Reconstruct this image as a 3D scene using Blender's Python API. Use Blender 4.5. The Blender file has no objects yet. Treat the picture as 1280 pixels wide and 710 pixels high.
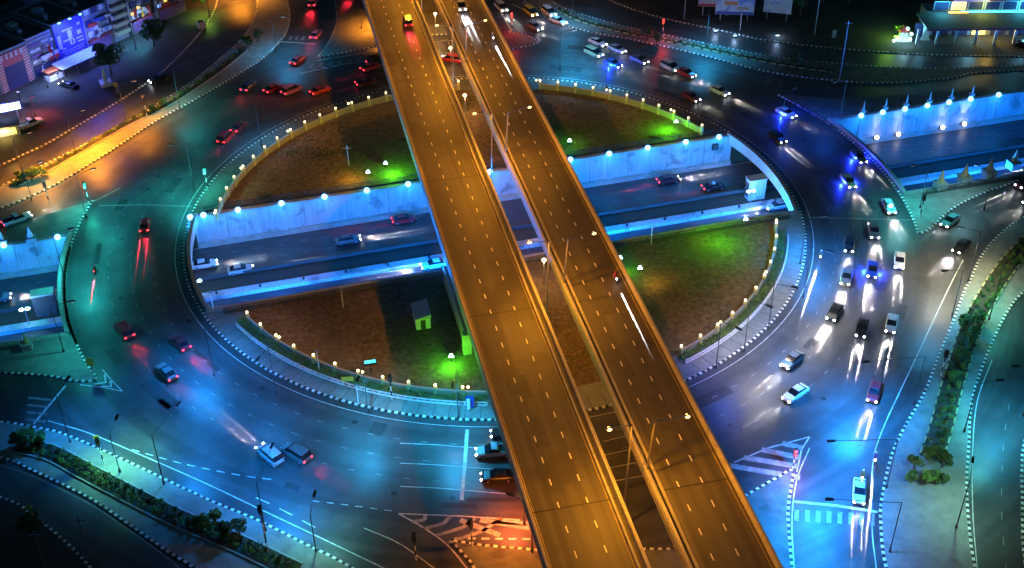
import bpy, bmesh, math, random
from mathutils import Vector, Matrix
from mathutils.geometry import delaunay_2d_cdt
random.seed(7)
S = bpy.context.scene
COL = S.collection
PI = math.pi
# ------------------------------------------------------------------ camera
F_PX, PITCH, ROLL, CAM_H = 1517.4, math.radians(35.814), math.radians(-0.855), 118.0
cp, sp, cr, sr = math.cos(PITCH), math.sin(PITCH), math.cos(ROLL), math.sin(ROLL)
cam_d = bpy.data.cameras.new('camera'); cam = bpy.data.objects.new('camera', cam_d); COL.objects.link(cam)
right = Vector((cr, sr*sp, sr*cp)); up = Vector((-sr, cr*sp, cr*cp)); fwd = Vector((0, cp, -sp))
M = Matrix((right, up, -fwd)).transposed().to_4x4(); M.translation = Vector((0, 0, CAM_H))
cam.matrix_world = M
cam_d.sensor_width = 36; cam_d.lens = 36*F_PX/1280; cam_d.clip_start = 1; cam_d.clip_end = 6000
S.camera = cam
# ------------------------------------------------------------------ world: night sky, faint blue
W = bpy.data.worlds.new('World'); S.world = W; W.use_nodes = True
nt = W.node_tree; bg = nt.nodes['Background']
bg.inputs[0].default_value = (0.05, 0.22, 0.42, 1); bg.inputs[1].default_value = 0.13
S.view_settings.view_transform = 'Standard'; S.view_settings.look = 'None'
S.view_settings.exposure = 0; S.view_settings.gamma = 1; S.view_settings.use_curve_mapping = False

K_STREET, K_WALL, K_BEAM = 0.85, 0.26, 1.0
# ------------------------------------------------------------------ survey frame
def at(x, y, z=0.0):
    """point of the plane at height z seen at photo pixel x, y (used once, to survey the site plan)"""
    px, py = x-640, 355-y
    d = right*px + up*py + fwd*F_PX
    t = (z-CAM_H)/d.z
    return Vector((d.x*t, d.y*t, z))
CX, CY = -2.95, 185.14                      # centre of the roundabout
AU = math.radians(15.0); U = Vector((math.cos(AU), math.sin(AU))); V = Vector((-U.y, U.x))
AD = math.radians(102.2); D = Vector((math.cos(AD), math.sin(AD))); N = Vector((D.y, -D.x))
def uv(u, v, z=0): return Vector((CX+u*U.x+v*V.x, CY+u*U.y+v*V.y, z))
def nd(n, d, z=0): return Vector((CX+n*N.x+d*D.x, CY+n*N.y+d*D.y, z))
def pol(r, deg, z=0): a = math.radians(deg); return Vector((CX+r*math.cos(a), CY+r*math.sin(a), z))
def polar(p): return math.hypot(p.x-CX, p.y-CY), math.degrees(math.atan2(p.y-CY, p.x-CX))
def lineangle(a, b): return math.atan2(b.y-a.y, b.x-a.x)

# ------------------------------------------------------------------ materials
MATS = {}
def mat(name, col, rough=0.7, metal=0.0, var=0.25, scale=3.0, emit=None, es=0.0, bump=0.0, stretch=None, spots=None):
    if name in MATS: return MATS[name]
    m = bpy.data.materials.new(name); m.use_nodes = True; t = m.node_tree; n = t.nodes; L = t.links
    b = n['Principled BSDF']; b.inputs['Roughness'].default_value = rough; b.inputs['Metallic'].default_value = metal
    if emit:
        b.inputs['Base Color'].default_value = (*col, 1)
        b.inputs['Emission Color'].default_value = (*emit, 1); b.inputs['Emission Strength'].default_value = es
        MATS[name] = m; return m
    tc = n.new('ShaderNodeTexCoord'); mp = n.new('ShaderNodeMapping'); L.new(tc.outputs['Object'], mp.inputs[0])
    if stretch: mp.inputs['Rotation'].default_value[2] = stretch[0]; mp.inputs['Scale'].default_value = stretch[1]
    no = n.new('ShaderNodeTexNoise'); no.inputs['Scale'].default_value = scale; no.inputs['Detail'].default_value = 7; no.inputs['Roughness'].default_value = 0.65
    L.new(mp.outputs[0], no.inputs[0])
    rp = n.new('ShaderNodeValToRGB'); L.new(no.outputs[0], rp.inputs[0])
    e = rp.color_ramp.elements; e[0].position = 0.3; e[1].position = 0.72
    e[0].color = (*[c*(1-var) for c in col], 1); e[1].color = (*[min(1, c*(1+var)) for c in col], 1)
    out = rp.outputs[0]
    if spots:      # stains: (scale, threshold, colour)
        n2 = n.new('ShaderNodeTexNoise'); n2.inputs['Scale'].default_value = spots[0]; n2.inputs['Detail'].default_value = 5
        L.new(tc.outputs['Object'], n2.inputs[0])
        r2 = n.new('ShaderNodeValToRGB'); r2.color_ramp.elements[0].position = spots[1]; r2.color_ramp.elements[1].position = spots[1]+0.12
        L.new(n2.outputs[0], r2.inputs[0]); mx = n.new('ShaderNodeMixRGB'); L.new(r2.outputs[0], mx.inputs[0]); L.new(out, mx.inputs[1])
        mx.inputs[2].default_value = (*spots[2], 1); out = mx.outputs[0]
    L.new(out, b.inputs['Base Color'])
    if bump:
        bp = n.new('ShaderNodeBump'); bp.inputs['Strength'].default_value = bump; bp.inputs['Distance'].default_value = 0.05
        L.new(no.outputs[0], bp.inputs['Height']); L.new(bp.outputs[0], b.inputs['Normal'])
    MATS[name] = m; return m
def striped(name, c1, c2, period, duty=0.5, rough=0.6):
    """two paint colours in turn along the UV length of a kerb"""
    m = bpy.data.materials.new(name); m.use_nodes = True; t = m.node_tree; n = t.nodes; L = t.links
    b = n['Principled BSDF']; b.inputs['Roughness'].default_value = rough
    u = n.new('ShaderNodeUVMap'); s = n.new('ShaderNodeSeparateXYZ'); L.new(u.outputs[0], s.inputs[0])
    d = n.new('ShaderNodeMath'); d.operation = 'DIVIDE'; d.inputs[1].default_value = period; L.new(s.outputs[0], d.inputs[0])
    f = n.new('ShaderNodeMath'); f.operation = 'FRACT'; L.new(d.outputs[0], f.inputs[0])
    g = n.new('ShaderNodeMath'); g.operation = 'GREATER_THAN'; g.inputs[1].default_value = duty; L.new(f.outputs[0], g.inputs[0])
    mx = n.new('ShaderNodeMixRGB'); L.new(g.outputs[0], mx.inputs[0]); mx.inputs[1].default_value = (*c1, 1); mx.inputs[2].default_value = (*c2, 1)
    no = n.new('ShaderNodeTexNoise'); no.inputs['Scale'].default_value = 0.9; no.inputs['Detail'].default_value = 6
    tc = n.new('ShaderNodeTexCoord'); L.new(tc.outputs['Object'], no.inputs[0])
    rp = n.new('ShaderNodeValToRGB'); rp.color_ramp.elements[0].position = 0.35; rp.color_ramp.elements[0].color = (0.35, 0.35, 0.33, 1); rp.color_ramp.elements[1].position = 0.6
    L.new(no.outputs[0], rp.inputs[0])
    m2 = n.new('ShaderNodeMixRGB'); m2.blend_type = 'MULTIPLY'; m2.inputs[0].default_value = 1; L.new(mx.outputs[0], m2.inputs[1]); L.new(rp.outputs[0], m2.inputs[2])
    L.new(m2.outputs[0], b.inputs['Base Color']); MATS[name] = m; return m

ASPH = mat('asphalt', (0.055, 0.056, 0.058), 0.62, var=0.3, scale=0.35, bump=0.06, spots=(0.06, 0.56, (0.034, 0.035, 0.037)))
def add_ring_wear(m):
    """tyre-polished and oily lanes: concentric bands round the roundabout centre"""
    t = m.node_tree; n = t.nodes; L = t.links; b = n['Principled BSDF']
    g = n.new('ShaderNodeNewGeometry'); sub = n.new('ShaderNodeVectorMath'); sub.operation = 'SUBTRACT'; sub.inputs[1].default_value = (CX, CY, 0); L.new(g.outputs['Position'], sub.inputs[0])
    ln = n.new('ShaderNodeVectorMath'); ln.operation = 'LENGTH'; L.new(sub.outputs[0], ln.inputs[0])
    no = n.new('ShaderNodeTexNoise'); no.noise_dimensions = '1D'; no.inputs['Scale'].default_value = .45; no.inputs['Detail'].default_value = 2; L.new(ln.outputs['Value'], no.inputs['W'])
    rp = n.new('ShaderNodeValToRGB'); rp.color_ramp.elements[0].position = 0.35; rp.color_ramp.elements[0].color = (0.8, 0.8, 0.8, 1); rp.color_ramp.elements[1].position = 0.65; rp.color_ramp.elements[1].color = (1.15, 1.15, 1.15, 1)
    L.new(no.outputs[0], rp.inputs[0])
    old = b.inputs['Base Color'].links[0].from_socket
    mu = n.new('ShaderNodeMixRGB'); mu.blend_type = 'MULTIPLY'; mu.inputs[0].default_value = 1; L.new(old, mu.inputs[1]); L.new(rp.outputs[0], mu.inputs[2]); L.new(mu.outputs[0], b.inputs['Base Color'])
    no2 = n.new('ShaderNodeTexNoise'); no2.inputs['Scale'].default_value = 0.2; L.new(g.outputs['Position'], no2.inputs[0])
    mr = n.new('ShaderNodeMapRange'); mr.inputs[3].default_value = 0.32; mr.inputs[4].default_value = 0.62; L.new(no2.outputs[0], mr.inputs[0]); L.new(mr.outputs[0], b.inputs['Roughness'])
add_ring_wear(ASPH)
ASPH2 = mat('underpass_asphalt', (0.05, 0.05, 0.055), 0.5, var=0.4, scale=0.5, stretch=(-AU, (0.15, 2.5, 1)), spots=(0.3, 0.6, (0.09, 0.09, 0.095)))
DECKM = mat('deck_asphalt', (0.085, 0.08, 0.07), 0.6, var=0.4, scale=0.55, stretch=(0, (1.5, 0.025, 1)), spots=(0.09, 0.55, (0.05, 0.047, 0.042)))
PAVE = mat('paving', (0.20, 0.21, 0.19), 0.8, var=0.25, scale=0.5, bump=0.2, spots=(0.25, 0.6, (0.12, 0.125, 0.115)))
PAVE2 = mat('dusty_paving', (0.13, 0.13, 0.115), 0.85, var=0.35, scale=0.4, bump=0.2, spots=(0.3, 0.58, (0.07, 0.07, 0.06)))
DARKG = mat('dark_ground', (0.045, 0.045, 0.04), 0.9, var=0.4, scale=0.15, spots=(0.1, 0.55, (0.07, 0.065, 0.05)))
SOIL = mat('bare_soil', (0.13, 0.092, 0.055), 0.95, var=0.6, scale=1.1, bump=0.5, spots=(0.13, 0.56, (0.095, 0.075, 0.045)))
GRASS = mat('verge_grass', (0.05, 0.11, 0.03), 0.9, var=0.5, scale=2.5, bump=0.5)
CONC = mat('concrete', (0.34, 0.33, 0.31), 0.8, var=0.2, scale=0.8, spots=(0.5, 0.6, (0.24, 0.235, 0.22)))
WALLC = mat('painted_wall_concrete', (0.40, 0.42, 0.44), 0.75, var=0.2, scale=1.6, stretch=(0, (1, 1, 0.12)), spots=(0.35, 0.55, (0.2, 0.21, 0.22)))
DARKC = mat('dark_concrete', (0.06, 0.06, 0.06), 0.8)
WPAINT = mat('white_paint', (0.72, 0.72, 0.70), 0.55, var=0.12)
ROADP = mat('worn_road_paint', (0.55, 0.55, 0.53), 0.6, var=0.5, scale=1.2)
FAINTP = mat('faded_road_paint', (0.22, 0.22, 0.22), 0.6, var=0.6, scale=1.5)
STEEL = mat('galvanised_steel', (0.35, 0.36, 0.38), 0.45, 0.7, var=0.15)
BLACKM = mat('black_metal', (0.02, 0.02, 0.022), 0.5, 0.3)
FAINT2 = mat('aged_road_paint', (0.30, 0.30, 0.29), 0.6, var=0.5, scale=1.2)
POLEM = mat('weathered_pole_paint', (0.05, 0.055, 0.06), 0.55)
RUBBER = mat('tyre_rubber', (0.015, 0.015, 0.016), 0.85)
GLASS = mat('dark_car_glass', (0.012, 0.015, 0.02), 0.08)
YELLOWP = mat('yellow_paint', (0.7, 0.5, 0.05), 0.5)
REDP = mat('red_paint', (0.45, 0.03, 0.03), 0.5)
BLUEP = mat('blue_paint', (0.04, 0.07, 0.35), 0.5)
KERBM = striped('kerb_paint', (0.85, 0.85, 0.82), (0.03, 0.03, 0.03), 1.05)
KERBY = striped('kerb_paint_yellow', (0.55, 0.52, 0.25), (0.05, 0.05, 0.04), 2.2, 0.7)
WBARK = mat('bark', (0.09, 0.065, 0.045), 0.9, scale=8)
LEAFA = mat('leaf_green', (0.12, 0.20, 0.035), 0.6, var=0.5, scale=1.2)
LEAFB = mat('leaf_dark', (0.05, 0.095, 0.025), 0.65, var=0.5, scale=1.2)
HEADE = mat('headlight_lens', (0.9, 0.9, 0.9), emit=(0.92, 0.95, 1.0), es=30)
TAILE = mat('taillight_lens', (0.5, 0.02, 0.02), emit=(1, 0.03, 0.05), es=9)
TAILOFF = mat('unlit_taillight', (0.25, 0.02, 0.02), 0.3)
BLUEG = mat('blue_lamp_globe', (0.8, 0.9, 1), emit=(0.07, 0.30, 1.0), es=17)
WARMG = mat('warm_lamp_globe', (1, 1, 0.9), emit=(1.0, 0.72, 0.32), es=6)
ORANGEG = mat('sodium_lens', (1, 0.7, 0.4), emit=(1.0, 0.45, 0.12), es=10)
COOLG = mat('cool_lamp_lens', (0.9, 1, 1), emit=(0.5, 0.85, 1.0), es=9)
TEALG = mat('teal_signal_lens', (0.2, 1, 0.8), emit=(0.05, 1.0, 0.72), es=7)
REDG = mat('red_signal_lens', (1, 0.1, 0.1), emit=(1.0, 0.03, 0.03), es=7)
CYANF = mat('lit_cyan_sign', (0.2, 0.8, 0.9), emit=(0.05, 0.5, 0.7), es=.55)
UNDERBLUE = mat('blue_strip_lamp', (0.1, 0.2, 1), emit=(0.02, 0.06, 1.0), es=12)

# ------------------------------------------------------------------ mesh helpers
def link(name, me, m=None, parent=None):
    o = bpy.data.objects.new(name, me); COL.objects.link(o)
    if parent: o.parent = parent
    if m and me is not None: me.materials.append(m)
    return o
class MB:
    def __init__(s): s.v = []; s.f = []
    def quad(s, *p):
        k = len(s.v); s.v += [tuple(q) for q in p]; s.f.append(tuple(range(k, k+len(p))))
    def hexa(s, b, t):
        """bottom and top rings of n points"""
        n = len(b); k = len(s.v); s.v += [tuple(p) for p in b]+[tuple(p) for p in t]
        s.f.append(tuple(range(k+n-1, k-1, -1))); s.f.append(tuple(range(k+n, k+2*n)))
        for i in range(n): j = (i+1) % n; s.f.append((k+i, k+j, k+n+j, k+n+i))
        return s
    def box(s, c, dx, dy, dz, rz=0.0):
        """centre of the base, full sizes"""
        co, si = math.cos(rz), math.sin(rz); q = []
        for a, b in ((-1, -1), (1, -1), (1, 1), (-1, 1)):
            x, y = a*dx/2, b*dy/2; q.append((c[0]+x*co-y*si, c[1]+x*si+y*co))
        return s.hexa([(x, y, c[2]) for x, y in q], [(x, y, c[2]+dz) for x, y in q])
    def beam(s, a, b, w, z0, z1):
        """wall of width w from a to b between heights"""
        a = Vector(a[:2]); b = Vector(b[:2]); d = (b-a).normalized(); n = Vector((-d.y, d.x))*w/2
        q = [a-n, b-n, b+n, a+n]
        return s.hexa([(p.x, p.y, z0) for p in q], [(p.x, p.y, z1) for p in q])
    def tube(s, a, b, r0, r1, n=8):
        a = Vector(a); b = Vector(b); d = (b-a).normalized()
        x = d.orthogonal().normalized(); y = d.cross(x); r = []
        for c, rr in ((a, r0), (b, r1)):
            r.append([c+(x*math.cos(2*PI*i/n)+y*math.sin(2*PI*i/n))*rr for i in range(n)])
        return s.hexa(r[0], r[1])
    def ball(s, c, r, n=10, m=6, sz=1.0):
        k = len(s.v)
        for j in range(m+1):
            t = PI*j/m
            for i in range(n):
                a = 2*PI*i/n; s.v.append((c[0]+r*math.sin(t)*math.cos(a), c[1]+r*math.sin(t)*math.sin(a), c[2]+r*sz*math.cos(t)))
        for j in range(m):
            for i in range(n):
                i2 = (i+1) % n; s.f.append((k+j*n+i, k+(j+1)*n+i, k+(j+1)*n+i2, k+j*n+i2))
        return s
    def mesh(s, name):
        me = bpy.data.meshes.new(name); me.from_pydata(s.v, [], s.f); me.validate(); me.update(); return me
    def build(s, name, m, parent=None, smooth=False):
        me = s.mesh(name)
        if smooth:
            for p in me.polygons: p.use_smooth = True
        return link(name, me, m, parent)
def tag(o, label, cat, group=None):
    o['label'] = label; o['category'] = cat
    if group: o['group'] = group
    return o
def struct(o, kind='structure'): o['kind'] = kind; return o
def empty(name, loc, rz=0, label=None, cat=None, group=None):
    o = bpy.data.objects.new(name, None); COL.objects.link(o); o.location = loc; o.rotation_euler = (0, 0, rz); o.empty_display_size = 0.5
    if label: tag(o, label, cat, group)
    return o
def copy_tree(o, parent=None):
    c = o.copy(); COL.objects.link(c)
    if parent: c.parent = parent
    for ch in list(o.children): copy_tree(ch, c)
    return c
def lamp(name, kind, loc, energy, color, size=0.2, parent=None, direction=None, spot=None, blend=0.5):
    l = bpy.data.lights.new(name, kind); l.energy = energy; l.color = color; l.shadow_soft_size = size
    if spot: l.spot_size = spot; l.spot_blend = blend
    o = bpy.data.objects.new(name, l); COL.objects.link(o); o.location = loc
    if parent: o.parent = parent
    if direction is not None: o.rotation_euler = Vector(direction).to_track_quat('-Z', 'Y').to_euler()
    return o
def inside(p, poly):
    r = False; n = len(poly); j = n-1
    for i in range(n):
        a, b = poly[i], poly[j]
        if (a.y > p.y) != (b.y > p.y) and p.x < (b.x-a.x)*(p.y-a.y)/(b.y-a.y)+a.x: r = not r
        j = i
    return r
def sheet(name, outline, holes, z, m, parent=None):
    """flat sheet with holes"""
    vs = []; loops = []
    for lp in [outline]+holes:
        k = len(vs); vs += [Vector(p[:2]) for p in lp]; loops.append(list(range(k, k+len(lp))))
    r = delaunay_2d_cdt(vs, [], loops, 0, 1e-4)
    V2, _, Fc = r[0], r[1], r[2]; keep = []
    out2 = [Vector(p[:2]) for p in outline]; hs = [[Vector(p[:2]) for p in h] for h in holes]
    for f in Fc:
        c = sum((V2[i] for i in f), Vector((0, 0)))/len(f)
        if inside(c, out2) and not any(inside(c, h) for h in hs):
            a, b, d = V2[f[0]], V2[f[1]], V2[f[2]]
            keep.append(f if (b-a).cross(d-a) > 0 else f[::-1])
    me = bpy.data.meshes.new(name); me.from_pydata([(v.x, v.y, z) for v in V2], [], [tuple(f) for f in keep]); me.update()
    return link(name, me, m, parent)
def resample(pts, closed, step):
    P = [Vector(p[:2]) for p in pts]
    if closed: P.append(P[0])
    out = [P[0]]; acc = 0.0
    for a, b in zip(P, P[1:]):
        L = (b-a).length; t = step-acc
        while t < L: out.append(a+(b-a)*(t/L)); t += step
        acc = (L-(t-step)) if L >= step-acc else acc+L
    if not closed: out.append(P[-1])
    return out
def smooth(pts, n=6):
    """Catmull-Rom through the given points"""
    P = [Vector(p[:2]) for p in pts]; P = [P[0]*2-P[1]]+P+[P[-1]*2-P[-2]]; out = []
    for i in range(1, len(P)-2):
        for k in range(n):
            t = k/n; a, b, c, d = P[i-1:i+3]
            out.append(0.5*((2*b)+(c-a)*t+(2*a-5*b+4*c-d)*t*t+(3*b-a-3*c+d)*t**3))
    out.append(P[-2]); return out
def ribbon(name, pts, w, z0, z1, m, parent=None):
    """kerb or line: box section swept along pts with UV.x = length"""
    P = [Vector(p[:2]) for p in pts]; me = bpy.data.meshes.new(name); vs = []; fs = []; us = []; s = 0
    for i, p in enumerate(P):
        a = P[max(0, i-1)]; b = P[min(len(P)-1, i+1)]; d = (b-a)
        if d.length < 1e-6: d = Vector((1, 0))
        d.normalize(); n = Vector((-d.y, d.x))*w/2
        if i: s += (p-P[i-1]).length
        us.append(s); q = p+n; r = p-n
        vs += [(q.x, q.y, z0), (q.x, q.y, z1), (r.x, r.y, z1), (r.x, r.y, z0)]
    fu = []
    for i in range(len(P)-1):
        k = 4*i
        for a, b in ((0, 1), (1, 2), (2, 3)) if z1-z0 > 0.011 else ((1, 2),):
            fs.append((k+b, k+a, k+4+a, k+4+b)[::-1]); fu.append(i)
    me.from_pydata(vs, [], fs); uvl = me.uv_layers.new(name='UVMap')
    for p, i in zip(me.polygons, fu):
        for li in p.loop_indices:
            vi = me.loops[li].vertex_index; uvl.data[li].uv = (us[vi//4], (vi % 4)/4)
    me.update(); return link(name, me, m, parent)
def arc(r, a0, a1, step=1.5):
    n = max(2, int(abs(a1-a0)/step)); return [pol(r, a0+(a1-a0)*i/n) for i in range(n+1)]
def pts(*xy): return [at(x, y) for x, y in xy]

# ------------------------------------------------------------------ SETTING: ground, underpass, pavements
VN, VS = 14.1, -14.9                       # trench walls
RI, RO = 55.0, 74.6                        # kerbs of the circular road
def arc_v(r, side, vlo=VS, vhi=VN, n=16):
    """points of circle r between v = vlo and vhi on side +1 (right) or -1 (left)"""
    o = []
    for i in range(n+1):
        v = vlo+(vhi-vlo)*i/n; o.append(uv(side*math.sqrt(r*r-v*v), v))
    return o
slot_mid = arc_v(54.3, 1)+arc_v(54.3, -1)[::-1]
slot_r = [uv(400, VS), uv(400, VN)]+arc_v(75.2, 1)[::-1]
slot_l = [uv(-400, VN), uv(-400, VS)]+arc_v(75.2, -1)
big = [Vector((-3000, -500, 0)), Vector((3000, -500, 0)), Vector((3000, 6000, 0)), Vector((-3000, 6000, 0))]
struct(sheet('road', big, [slot_mid, slot_r, slot_l], 0, ASPH))
mb = MB(); a = uv(-400, VS-.2, -6); b = uv(400, VS-.2, -6); c = uv(400, VN+.2, -6); d = uv(-400, VN+.2, -6); mb.quad(a, b, c, d)
struct(mb.build('underpass_road', ASPH2))

KW = 0.38
def island(name, outline, m, kerb=True, km=None, holes=(), z=0.15, step=0.6):
    struct(sheet(name, outline, list(holes), z, m))
    if kerb:
        ring = resample(outline, True, step); ring.append(ring[0])
        struct(ribbon('kerb', ring, KW, 0.0, z+0.02, km or KERBM))
def kerb(points, m=None, w=KW, z=0.17): struct(ribbon('kerb', resample(points, False, 0.6), w, 0, z, m or KERBM))

# round island in the middle: two halves either side of the underpass
def half(sign, r, gap):
    lim = (VN+gap) if sign > 0 else (VS-gap)
    a0 = math.degrees(math.asin(lim/r)); 
    if sign > 0: A, B = a0+15, 180-a0+15
    else: A, B = 180-a0+15, 360+a0+15
    return arc(r, A, B)
for sg in (1, -1):
    o = half(sg, RI, 0.35); struct(sheet('pavement', o, [], 0.15, PAVE if sg < 0 else PAVE2))
    o2 = half(sg, 49.6, 1.6); struct(sheet('island_soil', o2, [], 0.154, SOIL))
struct(ribbon('kerb', resample(arc(RI, 0, 359.9), False, 0.5), KW, 0, 0.18, KERBM))
# paving joints on the south pavement
for k in range(0, 62):
    a = 15+182+k*2.45*1.0
    if a > 15+342: break
    mb = MB(); p = pol(52.2, a); q = pol(54.75, a); struct(ribbon('paving_joint', [p, q], 0.09, 0.1555, 0.156, DARKC))

# outer islands (site plan surveyed from the photograph)
ringL = [p for p in arc(RO, 180+15-17, 180+15-11.3)]
def rarc(x0, y0, x1, y1, step=1.2):
    a0 = polar(at(x0, y0))[1]; a1 = polar(at(x1, y1))[1]
    if a1-a0 > 180: a1 -= 360
    if a1-a0 < -180: a1 += 360
    return arc(RO, a0, a1, step)
# left triangular island, cut by the underpass
north = rarc(118, 258, 84, 300)
def clip_to_v(p, v): return p
nw = smooth(pts((-160, 335), (-60, 308), (0, 288), (60, 268), (112, 253)))
angN = math.degrees(math.asin(VN/RO)); 
northL = nw+arc(RO, polar(at(118, 258))[1], 195-angN-0.4)+[uv(-78, VN+0.4), uv(-190, VN+0.4)]
island('pavement', northL, PAVE, kerb=False)
kerb(arc(RO, polar(at(118, 256))[1]-1, 190+19, 1))
angS = math.degrees(math.asin(-VS/RO))
a_end = polar(at(121, 474))[1] % 360
southL = arc(RO, 195+angS+0.4, a_end)+smooth(pts((112, 477), (90, 476), (60, 470), (0, 466), (-80, 463), (-200, 462)))+[uv(-190, VS-0.4), uv(-78, VS-0.4)]
island('pavement', southL, PAVE, kerb=False)
kerb(arc(RO, 195+angS-20, a_end)+smooth(pts((116, 477), (90, 476), (60, 470), (0, 466), (-80, 463), (-200, 462))))
# right triangular island
a_n = polar(at(1138, 290))[1]
southR = arc(RO, 15-angS-0.4, a_n)+smooth(pts((1150, 292), (1160, 288), (1188, 263), (1226, 243), (1280, 224), (1340, 205), (1450, 178)))+[uv(190, VS-0.4), uv(78, VS-0.4)]
island('pavement', southR, PAVE, kerb=False)
kerb(arc(RO, 15-angS+30, a_n)+smooth(pts((1146, 292), (1160, 288), (1188, 263), (1226, 243), (1280, 224), (1340, 205), (1450, 178))))
a_t = polar(at(968, 121))[1]
tri = arc(RO, a_t, 15+angN+.4)+[uv(78, VN+.4), uv(104, VN+.4)]+smooth(pts((1240, 110), (1150, 118), (1050, 124), (990, 120)))
island('pavement', tri, PAVE2, kerb=False); kerb(arc(RO, a_t, 15+8))
# bottom-left strip
up2 = pts((-120, 520), (0, 528), (50, 536), (85, 545), (160, 578), (260, 625), (320, 650), (380, 680), (430, 705), (520, 760))
lo2 = pts((340, 780), (245, 712), (210, 690), (160, 655), (110, 622), (40, 588), (0, 572), (-120, 545))
i2 = smooth(up2)+smooth(lo2); island('pavement', i2, PAVE)
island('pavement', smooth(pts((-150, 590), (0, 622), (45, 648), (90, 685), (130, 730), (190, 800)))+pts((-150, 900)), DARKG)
# bottom centre island below the flyover
i4 = smooth(pts((563, 676), (578, 692), (592, 710), (620, 770)))+pts((1010, 770))+smooth(pts((990, 712), (985, 640), (991, 590), (975, 596), (960, 604), (900, 640), (840, 687)))+pts((808, 687), (690, 690), (600, 682))
island('pavement', i4, PAVE2)
# right strip island
L5 = pts((1330, 262), (1280, 272), (1246, 297), (1226, 322), (1211, 355), (1207, 360), (1192, 400), (1175, 441), (1155, 492), (1132, 532), (1115, 568), (1102, 624), (1101, 657), (1107, 707), (1130, 770))
R5 = pts((1235, 770), (1218, 708), (1211, 657), (1208, 606), (1211, 555), (1213, 512), (1224, 469), (1241, 426), (1259, 390), (1280, 365), (1330, 330))
island('pavement', smooth(L5)+smooth(R5), PAVE)
island('pavement', smooth(pts((1300, 790), (1281, 700), (1278, 620), (1279, 560), (1300, 500), (1340, 450)))+pts((1500, 450), (1500, 790)), PAVE2)
# north-east strip
lo9 = pts((655, 3), (698, 28), (741, 41), (797, 51), (868, 67), (960, 90), (1046, 101), (1112, 104), (1188, 98), (1234, 90), (1400, 84))
up9 = pts((1400, 78), (1234, 84), (1150, 86), (1050, 80), (960, 70), (850, 48), (760, 28), (700, 8), (675, -12))
island('pavement', smooth(lo9)+smooth(up9), PAVE2, km=KERBM)
# north pavement beyond the far road
i8 = smooth(pts((700, -40), (762, 0), (825, 22), (895, 37), (960, 51), (1036, 60), (1142, 68), (1280, 71), (1500, 72)))+pts((1700, -170), (700, -170))
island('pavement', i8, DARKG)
# north-west strip between the ring and the side street
lo10 = pts((-80, 285), (0, 261), (51, 240), (89, 220), (152, 180), (203, 147), (254, 119), (320, 79), (345, 57), (358, 40), (362, 20), (358, 0), (350, -20), (330, -60))
up10 = pts((318, -60), (322, 0), (315, 30), (297, 55), (274, 75), (241, 102), (203, 127), (170, 147), (120, 174), (50, 209), (0, 233), (-80, 258))
island('pavement', smooth(lo10)+smooth(up10), PAVE)
# side-street pavement in front of the shops
i10b = smooth(pts((-80, 240), (0, 207), (30, 193), (58, 180), (91, 161), (140, 132), (194, 97), (218, 76), (240, 53), (262, 25), (272, 0), (280, -50)))+pts((-120, -50))
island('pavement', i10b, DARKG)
# top traffic island with chevrons
island('pavement', smooth(pts((396, 73), (412, 52), (421, 25), (418, 0), (412, -30)))+pts((600, -30), (640, 40))+smooth(pts((540, 44), (472, 58), (430, 66), (396, 73))), PAVE2)
island('pavement', smooth(pts((640, 62), (672, 54), (655, 44), (630, 40)))+pts((560, 52), (570, 75)), PAVE2)

# ------------------------------------------------------------------ road markings (one structure each)
Z1 = 0.006
def line(points, w=0.14, m=None, z=Z1, name='road_marking'): struct(ribbon(name, [p for p in points], w, z-.002, z, m or ROADP))
def dashes(points, w, ln, gap, m=None, z=Z1):
    P = resample(points, False, 0.25); on = int(ln/.25); per = int((ln+gap)/.25); mb = MB()
    for i in range(0, len(P)-on-1, per):
        for k in range(i, i+on):
            a, b = P[k], P[k+1]; d = (b-a)
            if d.length < 1e-5: continue
            n = Vector((-d.y, d.x)).normalized()*w/2
            mb.quad((*(a-n), z), (*(b-n), z), (*(b+n), z), (*(a+n), z))
    struct(mb.build('road_marking', m or ROADP))
line(arc(56.4, 0, 360, 1), 0.13)
for r, a0, a1 in ((60.1, 20, 380), (63.8, 60, 400), (67.5, 100, 440)): dashes(arc(r, a0, a1, 1), 0.13, 1.0, 3.2, FAINTP)
line(smooth(pts((60, 526), (110, 541), (170, 566), (250, 601), (320, 634), (400, 672), (490, 715))), 0.17)
dashes(smooth(pts((165, 562), (230, 580), (300, 594), (345, 600))), 0.16, 1.3, 1.0)
dashes(smooth(pts((320, 622), (350, 636), (410, 668))), 0.16, 2.4, 1.8)
line(smooth(pts((455, 660), (500, 680), (545, 712))), 0.15)
dashes(smooth(pts((390, 626), (440, 632), (500, 640))), 0.14, 1.2, 1.0)
for y0, y1 in ((556, 561), (581, 588), (610, 618)): line(smooth(pts((500, y0-2), (545, y0), (583, y0+3), (640, y1))), 0.13)
line(pts((584, 537), (581, 580), (577, 625)), 0.5)
line(pts((124, 257), (180, 256), (240, 258)), 0.3, FAINTP)
line(pts((1013, 272), (1060, 273), (1138, 275)), 0.3, FAINTP)
line(pts((82, 482), (62, 506), (42, 530)), 0.35)
for i in range(4): line(pts((32+i*1, 524-i*9), (57+i*2, 527-i*9)), 0.45, FAINTP)
line(pts((993, 627), (1045, 632), (1097, 640)), 0.4)
for i in range(8): x = 996+i*13.5; line(pts((x, 637+i*.7), (x-.5, 651+i*.9)), 0.6, FAINTP)
line(pts((350, 52), (395, 55)), 0.35)
for i in range(4): x = 362+i*8; line(pts((x+2, 45), (x, 50)), 0.7, FAINTP)
line(smooth(pts((1204, 325), (1186, 360), (1148, 441), (1102, 540), (1090, 590), (1090, 660), (1096, 715))), 0.15)
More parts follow.
